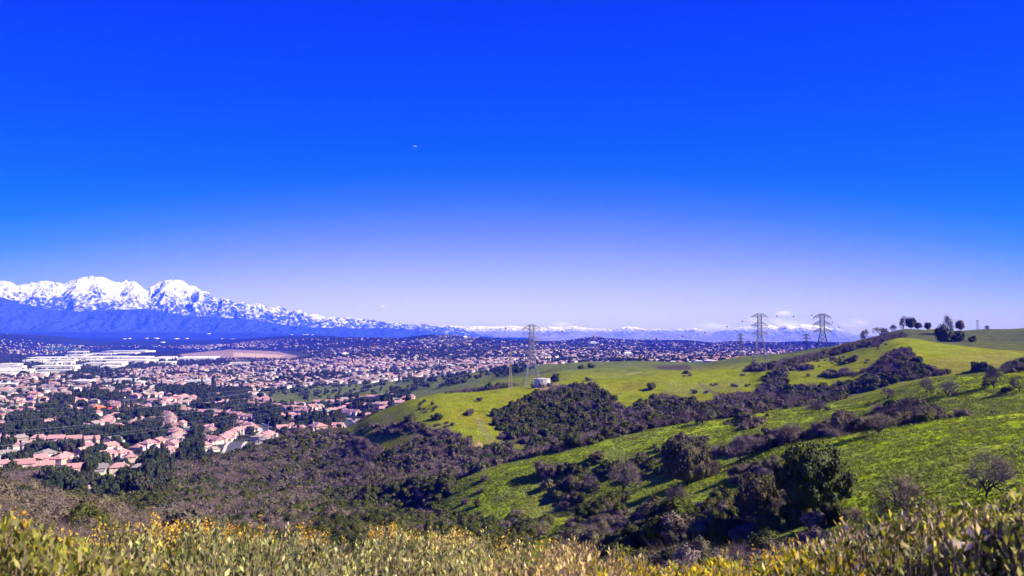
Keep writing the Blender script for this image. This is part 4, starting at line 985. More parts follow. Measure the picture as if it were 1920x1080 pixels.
sel = HU > -900; HX, HY, HA, HR, HZ = [q[sel] for q in (HX, HY, HA, HR, HZ)]
n = len(HX); print('houses', NROW, nf, n)
w_ = RD.uniform(4.2, 6.4, n); d_ = RD.uniform(3.6, 4.8, n); h_ = np.where(RD.random(n) < .5, 4.8, 3.0); s__ = np.where(RD.random(n) < .04, 2.1, 1.0); w_ = w_ * s__; d_ = d_ * s__
ca, sa = np.cos(HA), np.sin(HA)
def corner(px_, py_, z): return np.stack([HX + px_ * ca - py_ * sa, HY + px_ * sa + py_ * ca, HZ + z], -1)
cs = [(-1, -1), (1, -1), (1, 1), (-1, 1)]
parts = [corner(a * w_, b * d_, -2.0) for a, b in cs] + [corner(a * w_, b * d_, h_) for a, b in cs] + [corner(a * (w_ + .5), b * (d_ + .5), h_ + .05) for a, b in cs] + [corner(-w_ * .45, 0 * d_, h_ + 2.3), corner(w_ * .45, 0 * d_, h_ + 2.3)]
V = np.stack(parts, 1).reshape(-1, 3); b0 = (np.arange(n) * 14)[:, None]
fq = np.array([(0, 1, 5, 4), (1, 2, 6, 5), (2, 3, 7, 6), (3, 0, 4, 7), (8, 9, 13, 12), (10, 11, 12, 13)]); ft = np.array([(9, 10, 13), (11, 8, 12)])
FQ = (b0[:, None, :] + fq[None]).reshape(-1, 4); FT = (b0[:, None, :] + ft[None]).reshape(-1, 3)
me = bpy.data.meshes.new('distant_houses'); me.vertices.add(len(V)); me.vertices.foreach_set('co', V.astype(np.float32).ravel())
li = np.concatenate([FQ.ravel(), FT.ravel()]).astype(np.int32); ls = np.concatenate([np.arange(len(FQ)) * 4, len(FQ) * 4 + np.arange(len(FT)) * 3]).astype(np.int32); lt = np.concatenate([np.full(len(FQ), 4), np.full(len(FT), 3)]).astype(np.int32)
me.loops.add(len(li)); me.loops.foreach_set('vertex_index', li); me.polygons.add(len(ls)); me.polygons.foreach_set('loop_start', ls); me.polygons.foreach_set('loop_total', lt); me.update(); me.validate()
wc = np.array([(.50, .40, .42), (.62, .54, .56), (.44, .34, .36), (.70, .66, .68)])[RD.integers(0, 4, n)]
rc = np.array([(.36, .20, .20), (.42, .25, .26), (.27, .17, .19), (.24, .19, .23), (.36, .24, .26), (.58, .48, .52), (.45, .18, .12)])[RD.choice(7, n, p=[.25, .2, .14, .15, .14, .10, .02])]
cc = np.zeros((n, 14, 3)); cc[:, :8] = wc[:, None]; cc[:, 8:] = rc[:, None] * RD.uniform(.8, 1.15, (n, 1, 1)); vcol(me, cc.reshape(-1, 3))
M_FARH = mat('distant_house_paint', attr='tone', rough=.9)
tag(obj('distant_houses', me, M_FARH), kind='stuff')

# residential streets between the rows of the nearer districts
sv_q = []
for k, (cx, cy, ca) in enumerate(dc):
    if math.hypot(cx, cy) > 3000: continue
    for row in range(-7, 8):
        xs = np.arange(-22, 23) * 16.0; yy = 52 * row - 16.5 + 6 * np.sin(xs / 90 + k)
        X_ = cx + xs * math.cos(ca) - yy * math.sin(ca); Y_ = cy + xs * math.sin(ca) + yy * math.cos(ca)
        own = ((X_[:, None] - dc[None, :, 0]) ** 2 + (Y_[:, None] - dc[None, :, 1]) ** 2).argmin(1) == k
        r_ = np.hypot(X_, Y_); z_ = ground(X_, Y_); u_, v_, _f = project(X_, Y_, z_)
        own &= town_mask(X_, Y_, u_, v_, r_) & (r_ > 900) & (u_ > -100) & (u_ < 1950) & ~in_poly(u_, v_, INDUS) & ~((r_ < 1130) & (u_ > 300)) & (hidden_by(X_, Y_, z_ + 1) < .001)
        nx, ny = -math.sin(ca) * 4.2, math.cos(ca) * 4.2
        for i in range(len(xs) - 1):
            if own[i] and own[i + 1]:
                for (a, b) in ((X_[i] - nx, Y_[i] - ny), (X_[i + 1] - nx, Y_[i + 1] - ny), (X_[i + 1] + nx, Y_[i + 1] + ny), (X_[i] + nx, Y_[i] + ny)): sv_q.append((a, b, 0))
sv_q = np.array(sv_q, float); sv_q[:, 2] = ground(sv_q[:, 0], sv_q[:, 1]) + .45
tag(obj('street', np_mesh('street', sv_q, np.arange(len(sv_q)).reshape(-1, 4)), M_ASPH), kind='structure')

# warehouses and big flat roofs on the plain
M_WROOF = mat('white_flat_roof', rand=[(.80, .76, .78), (.62, .58, .66), (.78, .74, .74), (.50, .46, .56)], rough=.7, noise=[(.01, 3, .9, 1.05)])
M_WWALL = mat('warehouse_wall', (.62, .56, .56), rough=.9)
M_DOCK = mat('dock_door', (.16, .16, .20), rough=.7)
WH = [(196,288,657.5,661,'big'),(288,325,668,676,'long slanting'),(336,412,668,675.5,'long slanting'),(262,276,657,659.5,'small'),(162,214,663.5,666,'long'),(130,165,660.5,663,'low'),(127,170,667,669.5,'long'),(55,124,671.5,675,'long'),(126,196,671,674.5,'long'),(150,300,676.5,680,'very long'),(90,112,682,686,'square'),(113,140,681,684,'square'),(64,152,689,693,'very long'),(0,42,686,689,'long'),(-20,66,695,701,'very long'),(70,150,696,700,'long'),(-20,34,703,707,'low'),(70,92,702,706,'grey'),(162,236,668.5,673.5,'large'),(220,286,669,674.5,'large'),(200,240,681,684,'short'),(156,240,683.5,687,'long'),(0,50,691,694,'thin'),(46,88,677.5,680.5,'low'),(90,150,677.5,680,'thin'),(216,262,662.5,665.5,'low'),(0,36,697,698,'narrow'),(240,286,677,681,'square'),(300,330,681,684,'low'),(190,226,690,693,'low'),(140,178,718,722,'white school like'),(200,262,716,719,'white'),(345,400,718,721,'pale'),(255,272,721,724,'pale'),(0,38,726,729,'pale'),(430,470,683,685,'low')]
DESC = ['at the top edge of the industrial plain', 'nearest the tan field', 'left of the tan field', 'at its far corner', 'behind the parkland', 'beside the far green hill', 'in the far middle', 'at the far left', 'in the middle of the plain', 'spanning the middle of the plain', 'left of the tree row', 'right next to its square twin', 'along the near side of the plain', 'at the left edge, behind the longest roof', 'at the near left edge', 'in front of the wooded rise', 'lowest at the left edge', 'just below the long near roofs', 'in the dense far block', 'right part of the dense far block', 'near the tree row', 'above the wooded rise', 'at the left edge between two long roofs', 'behind the scattered trees, left', 'right of the scattered trees', 'behind the dense far block', 'along a lane at the left edge', 'close to the slanting roof', 'right end of the plain', 'in front of the plain, by the park', 'among houses and tall trees', 'among tall cypress trees', 'below the park meadows', 'among trees, small', 'among houses at the left edge', 'below the tan field']
for i, (u0, u1, v0, v1, ds) in enumerate(WH):
    zt = 9 if v1 < 700 else 7
    um = (u0 + u1) / 2; r0 = hit(um, v1, 900)[3]; r1 = hit(um, v0, 900)[3]; r0, r1 = min(r0, r1), max(r0, r1); r1 = r0 + (r1 - r0) * .45
    a0, a1 = to_ar(u0, 660)[0], to_ar(u1, 660)[0]; am = (a0 + a1) / 2; wd = (a1 - a0) * (r0 + r1) / 2 / 1.12; dp = r1 - r0; rm = (r0 + r1) / 2
    x, y = rm * math.sin(am), rm * math.cos(am); z = float(ground(x, y)); t = empty('warehouse', (x, y, z), -am * .6 + (i % 3 - 1) * .06); hw, hd_ = wd / 2, dp / 2
    b = MB(); b.box(-hw, hw, -hd_, hd_, -4, zt); b.build('wall', M_WWALL, t)
    b = MB(); b.box(-hw - .5, hw + .5, -hd_ - .5, hd_ + .5, zt + .01, zt + .8)
    for k in range(int(max(1, wd // 60))): q = -hw + (k + .5) * wd / max(1, wd // 60); b.box(q - 2, q + 2, -2, 2, zt + .8, zt + 2.6)
    b.build('roof', M_WROOF, t)
    nd = int(np.clip(wd // 34, 2, 8))
    for k in range(nd):
        q = -hw + (k + .5) * wd / nd; b = MB(); b.box(q - 7, q + 7, -hd_ - .35, -hd_ - .02, 0, 5); b.build('dock_door', M_DOCK, t)
    tag(t, ds + ' flat roofed warehouse ' + DESC[i], 'warehouse')

# ------------------------------------------------------------------ town trees
def town_crown(seed, kind):
    r = np.random.default_rng(seed)
    if kind == 'round': bl = [(0, 0, .55, .55, .55, .33)] + [(.5 * math.cos(a), .5 * math.sin(a), r.uniform(.35, .8), .3, .3, .2) for a in r.uniform(0, 6.28, 7)]; n, s = 420, .16
    elif kind == 'tall': bl = [(r.normal(0, .12), r.normal(0, .12), z, .62 * (1 - z * .6), .62 * (1 - z * .6), .16) for z in np.linspace(.2, .9, 6)]; n, s = 380, .13
    else: bl = [(r.normal(0, .04), r.normal(0, .04), z, q, q, .12) for z, q in ((.12, .7), (.26, .95), (.42, 1), (.58, .85), (.72, .6), (.86, .3))]; n, s = 300, .16
    return np_mesh('crown', *join_np([leaf_cloud(r, bl, n, s, 1.3, .3), blob_core(bl, .84, 6, 4)]))
M_TOWNT = mat('town_tree_leaves', rand=[(.022, .034, .018), (.034, .046, .020), (.050, .060, .024), (.026, .036, .022), (.060, .052, .036)], rough=.8, spec=.15, noise=[(2.5, 3, .55, 1.5)])
TC = [town_crown(1, 'round'), town_crown(2, 'round'), town_crown(3, 'round'), town_crown(4, 'tall'), town_crown(5, 'column')]
for m_ in TC: m_.materials.append(M_TOWNT)
tt = MB(); tt.tube([(0, 0, -.1), (0, 0, .45)], [.12, .08], 6); TT = tt.mesh('trunk'); TT.materials.append(M_BARK)
qx, qy, qr = sample_sector(13000, 380, 1400, -80, 1000); q2 = sample_sector(85000, 1400, 6900, -80, 1990)
qx, qy, qr = [np.concatenate([a, b]) for a, b in zip((qx, qy, qr), q2)]
qz = ground(qx, qy); qu, qv, _f = project(qx, qy, qz)
wd_ = np.zeros(len(qx), bool)
for p in WOOD: wd_ |= in_poly(qu, qv, p)
nn = fbm(qx / 240, qy / 240, 3, 300); tm_ = town_mask(qx, qy, qu, qv, qr)
wdn = np.zeros(len(qx), bool)
for p in WOOD[:-6]: wdn |= in_poly(qu, qv, p)
pr = np.where(wdn, .85, np.clip(.22 + nn * .6, .06, .7)); pr = np.where(qr > 1400, np.clip(.58 + nn * 1.3, .12, 1), pr); pr = np.where((qr > 1150) & wd_ & ~wdn, .8, pr)
hillz = (qr > 1400) & (((qu > 1030) & (qv < 690)) | ((qv < 672) & (qu > 480))); pr = np.where(hillz, np.clip(.95 + nn, .4, 1), pr)
pr = np.where(in_poly(qu, qv, INDUS), .42 + nn * .8, pr); pr = np.where(in_poly(qu, qv, [(335,664),(430,655),(560,659),(580,668),(545,674),(335,670)]), 0, pr)
pr = np.where(in_poly(qu, qv, [(760,640),(830,626),(900,633),(880,645),(800,648)]), .06, pr)
pr = np.where(~wd_ & (qr < 900), pr * .9, pr)
dull_slope = (qr > 1100) & (qr < 1420) & (qu > 470); pr = np.where(dull_slope, .05, pr)
rx_ = fbm(qx / 40, qy / 90, 3, 310); pr = np.where(dull_slope & (rx_ > .18), .55, pr)
ok = (RV.random(len(qx)) < pr) & (tm_ | dull_slope | (wd_ & (qr < 640))) & (hidden_by(qx, qy, qz + 8) < .001) & (qu > -70) & (qu < 1985)
AH = np.array(HPOS); near_ = qr < 1250
dmin = np.full(len(qx), 1e9); idx = np.nonzero(ok & near_)[0]
for i in idx: dmin[i] = ((qx[i] - AH[:, 0]) ** 2 + (qy[i] - AH[:, 1]) ** 2).min()
ok &= ~near_ | (dmin > 95)
for i in np.nonzero(ok & (qr < 900))[0]:
    if ((qx[i] - SP[:, 0]) ** 2 + (qy[i] - SP[:, 1]) ** 2).min() < 80: ok[i] = False
qx, qy, qr, qz, qu, qv, wd_ = [a[ok] for a in (qx, qy, qr, qz, qu, qv, wd_)]
o_ = np.argsort(qr); qx, qy, qr, qz, qu, qv, wd_ = [a[o_] for a in (qx, qy, qr, qz, qu, qv, wd_)]
n = len(qx); tv_ = RV.choice([0, 1, 2, 3, 4], n, p=[.31, .30, .29, .07, .03]); th_ = RV.uniform(6, 11, n) * np.where(wd_, 1.12, .85) * np.where(tv_ >= 3, 1.35, 1); tw_ = np.where(tv_ == 4, 1.7, np.where(tv_ == 3, .30 * th_, RV.uniform(.40, .62, n) * th_))
tw_ = np.where(qr > 1400, tw_ * 1.1, tw_)
print('town trees', n)
cnt = 0; used = np.zeros(n, bool)
for i in range(n):
    if cnt >= 285: break
    if not (0 < qu[i] < 1000 and qv[i] < 965): continue
    used[i] = True; cnt += 1
    nm, ds = (('town_tree', 'bushy dark green tree'), ('conifer_tree', 'tall pointed dark tree'), ('cypress_tree', 'slim column shaped cypress'))[0 if tv_[i] < 3 else 1 if tv_[i] == 3 else 2]
    u, v = qu[i], qv[i]
    zl = ('in the dark wood below the lowest houses, left half' if (v > 890 and u < 190) else 'in the dark wood below the lowest houses, right half' if v > 890 else 'behind the car park at the left edge' if (u < 90 and v > 860) else 'near the yellow bush between the lower left rows' if (u < 100 and v > 836) else 'between the lower left rows, beside the lamp post' if (u < 200 and v > 836) else 'around the large clump of houses' if (u < 275 and v > 836) else 'on the slope left of the winding street' if (v > 822 and u < 330) else 'on the wooded rise right below the winding street' if (v > 822 and u < 420) else 'at the brush edge below the hooked house row' if v > 822 else 'in the dark tree belt at the left' if u < 150 else 'in the dark wood in the middle left' if u < 320 else 'among the terraced rows' if u < 470 else 'beside the far street bend' if u < 560 else 'below the right hand rows')
    t = empty(nm, (qx[i], qy[i], qz[i] - .2), random.uniform(0, 6.28)); t.scale = (tw_[i], tw_[i], th_[i])
    for nme, me in (('trunk', TT), ('crown', TC[tv_[i]])): o = bpy.data.objects.new(nme, me); COL.objects.link(o); o.parent = t
    tag(t, ds + ' ' + zl, 'tree', ds + 's ' + zl)
rs = ~used
scatter('distant_trees', np.stack([qx, qy, qz - .3], -1)[rs], np.stack([tw_, tw_, th_], -1)[rs], np.stack([np.zeros(n), np.zeros(n), RV.uniform(0, 6.28, n)], -1)[rs], tv_[rs], TC)

# trees on the skyline of the brown brush and far valley specks of the next towns
kx, ky, kr = sample_sector(5200, 8500, 24000, -80, 1960); kz = ground(kx, ky); kk = (fbm(kx / 2500, ky / 1800, 3, 400) > .22) & (RV.random(len(kx)) < .16) & (hidden_by(kx, ky, kz + 20) < .0005)
kx, ky, kr, kz = [a[kk] for a in (kx, ky, kr, kz)]; n = len(kx)
V = []; 
wv = RV.uniform(8, 34, n) * (kr / 12000); dv = RV.uniform(10, 30, n); av = RV.uniform(-.5, .5, n); hv = RV.uniform(5, 12, n)
mb_v = []
for i in range(n):
    c_, s_ = math.cos(av[i]), math.sin(av[i])
    for z in (-5, hv[i]):
        for a, b in cs: mb_v.append((kx[i] + a * wv[i] * c_ - b * dv[i] * s_, ky[i] + a * wv[i] * s_ + b * dv[i] * c_, kz[i] + z))
b0 = (np.arange(n) * 8)[:, None, None]; fq = np.array([(4, 5, 6, 7), (0, 1, 5, 4), (1, 2, 6, 5), (2, 3, 7, 6), (3, 0, 4, 7)])[None]
tag(obj('far_town_buildings', np_mesh('far_town_buildings', np.array(mb_v), (b0 + fq).reshape(-1, 4)), mat('far_building_paint', (.72, .62, .58))), kind='stuff')
# ------------------------------------------------------------------ pylons, wires, tank, bird
M_STEEL = mat('galvanised_steel', (.25, .23, .29), rough=.6, metal=.3)
M_STEELD = mat('dark_weathered_steel', (.13, .13, .19), rough=.7, metal=.2)
M_YEL = mat('yellow_painted_steel', (.44, .38, .24), rough=.6)
M_RED = mat('red_painted_steel', (.34, .20, .22), rough=.6)
M_INS = mat('insulator_glass', (.20, .19, .24), rough=.4)
def pylon(u, r, v_top, half_px, arm_v, arm_px, label, style='v', top_half=4.0, w=.34, rot=.3, mats=None, waist_v=None, name='transmission_tower', z=None):
    x, y, gz, _ = at_range(u, r)
    m = mats or (M_STEEL, M_STEEL); px = r / F_PX
    ztop = to_ar(u, v_top)[1] * r; H = ztop - gz; t = empty(name, (x, y, gz), -math.atan2(x, y) + rot); th = top_half * px; bh = half_px * px
    zz = lambda v: to_ar(u, v)[1] * r - gz
    zw = zz(waist_v) if waist_v else H * .55
    def half(z): return th if z >= zw else th + (bh - th) * (1 - z / zw) ** 1.15
    levels = []; z_ = 0.0
    while z_ < H - 1: levels.append(z_); z_ += max(2.6, half(z_) * 1.7)
    levels.append(H); cr = [(-1, -1), (1, -1), (1, 1), (-1, 1)]
    for (a, b) in cr:
        g = MB(); g.tube([(a * half(q), b * half(q), q - (.4 if q == 0 else 0)) for q in levels], [w * 1.25 if q < zw else w for q in levels], 4); g.build('leg', m[0], t)
    L_ = MB()
    for q0, q1 in zip(levels, levels[1:]):
        for k in range(4):
            a, b = cr[k], cr[(k + 1) % 4]; h0, h1 = half(q0), half(q1)
            if q0 == 0:
                mid = ((a[0] + b[0]) / 2 * h1, (a[1] + b[1]) / 2 * h1, q1); L_.bar((a[0] * h0, a[1] * h0, q0), mid, w * .7); L_.bar((b[0] * h0, b[1] * h0, q0), mid, w * .7)
            else:
                L_.bar((a[0] * h0, a[1] * h0, q0), (b[0] * h1, b[1] * h1, q1), w * .6, 3); L_.bar((b[0] * h0, b[1] * h0, q0), (a[0] * h1, a[1] * h1, q1), w * .6, 3)
            L_.bar((a[0] * h1, a[1] * h1, q1), (b[0] * h1, b[1] * h1, q1), w * .6, 3)
    tag(L_.build('bracing', m[1], t), kind='stuff')
    ends = []
    for i, (av, ap) in enumerate(zip(arm_v, arm_px)):
        z0 = zz(av); al = ap * px; g = MB()
        for sx in (-1, 1):
            tip = (sx * al, 0, z0)
            for sy in (-1, 1):
                g.bar((sx * th, sy * th, z0), tip, w * 1.15); g.bar((sx * th, sy * th, z0 + al * .42), tip, w * .85)
                for f in (.3, .62):
                    p = (sx * (th + (al - th) * f), sy * th * (1 - f), z0); g.bar(p, (p[0], p[1], z0 + al * .42 * (1 - f)), w * .5, 3)
                    p2 = (sx * (th + (al - th) * (f - .3)), sy * th * (1 - f + .3), z0 + al * .42 * (1.3 - f)); g.bar(p, p2, w * .5, 3)
            g.bar((sx * th, -th, z0), (sx * th, th, z0), w * .6)
        g.build('crossarm', m[1], t)
        for sx in (-1, 1):
            ins = MB(); d = al * .36
            if style == 'v':
                low = (sx * al * .64, 0, z0 - d); ins.bar((sx * al * .92, 0, z0), low, w * .55, 5); ins.bar((sx * (th + .4), 0, z0), low, w * .55, 5)
            elif style == 'curve':
                low = (sx * (al + .6), 0, z0 - d * .6); ins.tube([(sx * al * .7, 0, z0 + .3), (sx * al * .86, 0, z0 - d * .1), low], [w * 1.2, w, w * 1.3], 5); ins.bar((sx * al * .6, 0, z0), (sx * al * .68, 0, z0 - d * .6), w, 5)
            else:
                low = (sx * al * .95, 0, z0 - d * .9); ins.bar((sx * al * .95, 0, z0), low, w * .8, 5)
            ins.build('insulator', M_INS, t)
            ends.append(Matrix.Translation(t.location) @ Matrix.Rotation(t.rotation_euler[2], 4, 'Z') @ Vector(low))
    tag(t, label, 'pylon'); t['_'] = 0; del t['_']
    return ends, Matrix.Translation(t.location) @ Vector((0, 0, H))
E1, P1 = pylon(997, 555, 608.5, 17, (616.5, 639, 661), (18, 18, 18), 'tall grey lattice pylon with two wide arms standing on the central green hill', 'v', 4.0, .33, .25, waist_v=665)
E2, P2 = pylon(1425, 860, 588.5, 12, (594, 610.5, 626.5), (15, 15, 15), 'grey pylon with three arms, left of the two large ones on the right', 'v', 3.3, .44, .2, waist_v=628)
E3, P3 = pylon(1542.5, 930, 588.5, 9.5, (594.5, 607.5, 621), (14.5, 14.5, 14.5), 'dark pylon with drooping arm ends on the green skyline ridge', 'curve', 3.6, .54, .1, (M_STEELD, M_STEELD), waist_v=622)
E4, P4 = pylon(1389, 1180, 625, 5.5, (629, 636, 644), (6.5, 6.5, 6.5), 'small thin pylon left of the two large ones', 'i', 1.4, .5, .2, waist_v=650)
E5, P5 = pylon(1512, 1210, 625.5, 3, (629, 635, 642), (6, 6.5, 6.5), 'small slim pylon between the two large ones on the right', 'i', 1.2, .5, .1, (M_STEELD, M_STEELD), waist_v=645)
E6, P6 = pylon(957, 600, 659, 4.2, (665, 672, 680), (4.5, 6, 4.5), 'small red topped yellow pylon beside the tall grey one', 'i', 1.2, .15, .3, (M_YEL, M_RED), waist_v=690)
E7, P7 = pylon(1834, 980, 600, 2.4, (602,), (2.6,), 'tiny pylon with one short arm on the right skyline', 'i', .8, .26, 0, (M_STEELD, M_STEELD), waist_v=604)
M_WIRE = mat('aluminium_wire', (.62, .60, .66), rough=.4, metal=.2)
M_WIRED = mat('dark_wire', (.12, .12, .16), rough=.6)
def wire(a, b, sag, label, w=.13, m=None, group=None, name='power_line'):
    a, b = Vector(a), Vector(b); n = 22; P = [a.lerp(b, i / n) - Vector((0, 0, sag * 4 * (i / n) * (1 - i / n))) for i in range(n + 1)]
    mb = MB(); mb.tube(P, [w] * len(P), 4); o = mb.build(name, m or M_WIRE); tag(o, label, 'power line', group); return P
def px3(u, v, r): a, t = to_ar(u, v); return Vector((r * math.sin(a), r * math.cos(a), r * t))
ENDS_L = [(-260, 806, 640), (-250, 838, 600), (-240, 822, 650), (-230, 852, 610), (-220, 812, 700), (-210, 846, 660)]
nmv = ['top left', 'top right', 'middle left', 'middle right', 'lower left', 'lower right']
for i in range(6):
    wire(E1[i], px3(*ENDS_L[i]), 13, 'wire from the %s arm of the tall central pylon to the left edge' % nmv[i], .065)
    wire(E1[i], E2[i], 26, 'wire from the %s arm of the central pylon to the next on the right' % nmv[i], .10, M_WIRED)
    wire(E2[i], E3[i], 12, 'wire between the %s arms of the two large right hand pylons' % nmv[i], .14, M_WIRED)
    wire(E3[i], px3(1780, 720 + 3 * i, 760), 8, 'wire falling right from the %s arm of the skyline pylon' % nmv[i], .12, M_WIRED)
for i in range(3): wire(E6[i * 2], px3(-260, 765 + 9 * i, 760), 10, 'thin wire %s of three from the yellow red pylon to the left' % ('topmost', 'middle', 'lowest')[i], .065)
for i in range(3): wire(E4[i * 2], E5[i * 2], 6, 'thin %s wire between the two small far pylons' % ('top', 'middle', 'low')[i], .10, M_WIRED)
M_BR = mat('red_marker_paint', (.55, .03, .03), rough=.5); M_BY = mat('yellow_marker_paint', (.75, .50, .04), rough=.5); M_BD = mat('dark_marker_paint', (.10, .03, .05), rough=.5)
def ball(p, m, label, rad=.85):
    bm = bmesh.new(); bmesh.ops.create_icosphere(bm, subdivisions=2, radius=rad); me = bpy.data.meshes.new('marker_ball'); bm.to_mesh(me); bm.free()
    for q in me.polygons: q.use_smooth = True
    o = obj('marker_ball', me, m); o.location = p; tag(o, label, 'marker ball')
G1 = wire(P1, px3(-420, 775, 900), 4, 'thin top wire with marker balls going left from the central pylon', .06)
G2 = wire(P1, P2, 17, 'thin top wire with marker balls from the central pylon to the right', .06, M_WIRED)
G3 = wire(P2, P3, 3, 'thin top wire with marker balls between the two large right hand pylons', .06, M_WIRED)
G4 = wire(P3, px3(1700, 690, 860), 4, 'thin top wire with marker balls falling right from the skyline pylon', .06, M_WIRED)
def on_wire(P, u):
    us = [float(project(p.x, p.y, p.z)[0]) for p in P]
    for i in range(len(P) - 1):
        if (us[i] - u) * (us[i + 1] - u) <= 0: return P[i].lerp(P[i + 1], (u - us[i]) / (us[i + 1] - us[i]))
    return P[-1]
for G, u, m, l in [(G1, 948, M_BR, 'red marker ball just left of the tall central pylon'), (G1, 796, M_BY, 'yellow marker ball above the wooded hills, left of the central pylon'), (G1, 702, M_BR, 'red marker ball above the houses on the hills, centre'), (G1, 467, M_BY, 'yellow marker ball over the valley below the tan field'), (G1, 337, M_BR, 'red marker ball over the town, farthest left'),
  (G2, 1054, M_BR, 'red marker ball nearest right of the central pylon'), (G2, 1113, M_BR, 'dark red marker ball second right of the central pylon'), (G2, 1231, M_BD, 'dark marker ball before the far mountains, third from the central pylon'), (G2, 1280, M_BD, 'dark marker ball halfway between the large pylons'), (G2, 1322, M_BD, 'dark marker ball third left of the left large pylon'), (G2, 1363, M_BD, 'dark marker ball second left of the left large pylon'), (G2, 1392, M_BD, 'dark marker ball nearest left of the left large pylon'),
  (G3, 1457, M_BD, 'left of three marker balls between the two large pylons'), (G3, 1488, M_BD, 'middle of three marker balls between the two large pylons'), (G3, 1522, M_BD, 'right of three marker balls between the two large pylons'), (G4, 1561, M_BD, 'marker ball just right of the skyline pylon'), (G4, 1573, M_BD, 'lowest marker ball on the wire falling right of the skyline pylon')]:
    ball(on_wire(G, u), m, l, .72 if u > 1150 else .65)
# water tank
M_TANK = mat('dusty_tank_paint', (.52, .47, .50), rough=.8, noise=[(.35, 5, .75, 1.15)])
x, y, z, r = at_range(1016, 628); zt = to_ar(1016, 710)[1] * r; zb = to_ar(1016, 721)[1] * r; rad = 15.5 / F_PX * r
t = empty('water_tank', (x, y, zb)); h = zt - zb; b = MB()
b.tube([(0, 0, -2), (0, 0, h)], [2 * rad, 2 * rad], 36); b.build('wall', M_TANK, t, False); b = MB(); n = 36
for k in range(n):
    a0, a1 = 2 * math.pi * k / n, 2 * math.pi * (k + 1) / n; b.poly([(rad * 1.02 * math.cos(a0), rad * 1.02 * math.sin(a0), h), (rad * 1.02 * math.cos(a1), rad * 1.02 * math.sin(a1), h), (0, 0, h + .7)]); b.poly([(rad * 1.02 * math.cos(a0), rad * 1.02 * math.sin(a0), h - .3), (rad * 1.02 * math.cos(a1), rad * 1.02 * math.sin(a1), h - .3), (rad * 1.02 * math.cos(a1), rad * 1.02 * math.sin(a1), h), (rad * 1.02 * math.cos(a0), rad * 1.02 * math.sin(a0), h)])
b.build('roof', M_TANK, t); b = MB()
for s in (-.25, .25): b.bar((s + rad * .45, -rad * .93, 0), (s + rad * .45, -rad * .93, h + .3), .1)
for k in range(8): b.bar((rad * .45 - .25, -rad * .93, .5 + k * (h / 8)), (rad * .45 + .25, -rad * .93, .5 + k * (h / 8)), .07)
b.build('ladder', M_STEEL, t); tag(t, 'low round white water tank on the hill beside the tall pylon', 'water tank')
# pinkish low building behind the hilltop
x, y, z, r = at_range(1757, 955); t = empty('hilltop_building', (x, y, z), .05); b = MB(); b.box(-9, 9, -3, 3, -3, 3.2); b.build('wall', mat('pink_stucco', (.38, .17, .16)), t); b = MB(); hip(b, -9, 9, -3, 3, 3.3, 1.2, .5); b.build('roof', M_ROOFG, t)
tag(t, 'low pinkish building on the hilltop behind the leafless tree', 'building')
x, y, z, r = hit(1262, 676, 1200)
# white round roofed hall and other pale large buildings below the far ridge
def hall(u, v, wpx, hpx, label, m=M_WHITE, r0=1400):
    x, y, z, r = hit(u, v, r0); w = wpx / F_PX * r; h = hpx / F_PX * r; t = empty('large_building', (x, y, z), -math.atan2(x, y) + .2); b = MB(); b.box(-w / 2, w / 2, -w / 3, w / 3, -4, h * .7); b.build('wall', m, t)
    b = MB(); hip(b, -w / 2, w / 2, -w / 3, w / 3, h * .7 + .13, h * .3, .6); b.build('roof', M_WROOF, t)
    for k in range(4): b = MB(); q = -w / 2 + (k + .5) * w / 4; b.box(q - w * .07, q + w * .07, -w / 3 - .2, -w / 3 - .01, h * .15, h * .45); b.build('window', M_GLASS, t)
    tag(t, label, 'building')
hall(1177, 668, 16, 8, 'white domed looking hall below the far ridge, right of centre'); hall(1112, 647, 14, 7, 'cream building high on the far hill crest'); hall(930, 684, 10, 6, 'white block shaped building in the trees left of the tall pylon')
hall(843, 688, 14, 5, 'building with orange roof in the trees, centre', M_WALL); hall(647, 667, 12, 6, 'cluster like white building at the foot of the far houses hill'); hall(1262, 681, 10, 4, 'pale building at the edge of the far pasture'); hall(1310, 683, 14, 5, 'wide pale building right of the far pasture'); hall(202, 745, 12, 7, 'tall pale building among the houses, left'); hall(872, 634, 8, 4, 'white building just under the dark hill crest', M_WHITE, 3500); hall(1392, 664, 10, 6, 'pinkish building behind the small thin pylon', M_WALL, 1500)
# dirt track on the ridge
def track(px, w, r0):
    P = [hit(u, v, r0)[:2] for u, v in px]; mb = MB(); prev = None
    Q = []
    for a, b in zip(P, P[1:]):
        for k in range(8): Q.append((a[0] + (b[0] - a[0]) * k / 8, a[1] + (b[1] - a[1]) * k / 8))
    for i, p in enumerate(Q):
        a = Q[max(i - 1, 0)]; b = Q[min(i + 1, len(Q) - 1)]; d = np.array([b[0] - a[0], b[1] - a[1]]); d = d / (np.linalg.norm(d) + 1e-9); s = w * (.5 + .12 * math.sin(i * 1.7)); row = []
        for q in (-1, -.3, .3, 1): x, y = p[0] - d[1] * s * q, p[1] + d[0] * s * q; row.append(len(mb.v)); mb.v.append((x, y, float(ground(x, y)) + .10 - abs(q) * .06))
        if prev:
            for k in range(3): mb.f.append((prev[k], prev[k + 1], row[k + 1], row[k]))
        prev = row
    tag(mb.build('dirt_track', M_DIRT), kind='structure')
M_DIRT = mat('bare_dirt', (.40, .27, .14), rough=1, noise=[(.6, 4, .75, 1.2)])
track([(1398, 697), (1420, 692), (1436, 687), (1446, 680), (1462, 677)], 5, 500)
track([(1176, 702), (1190, 699), (1206, 698.5)], 5, 500)
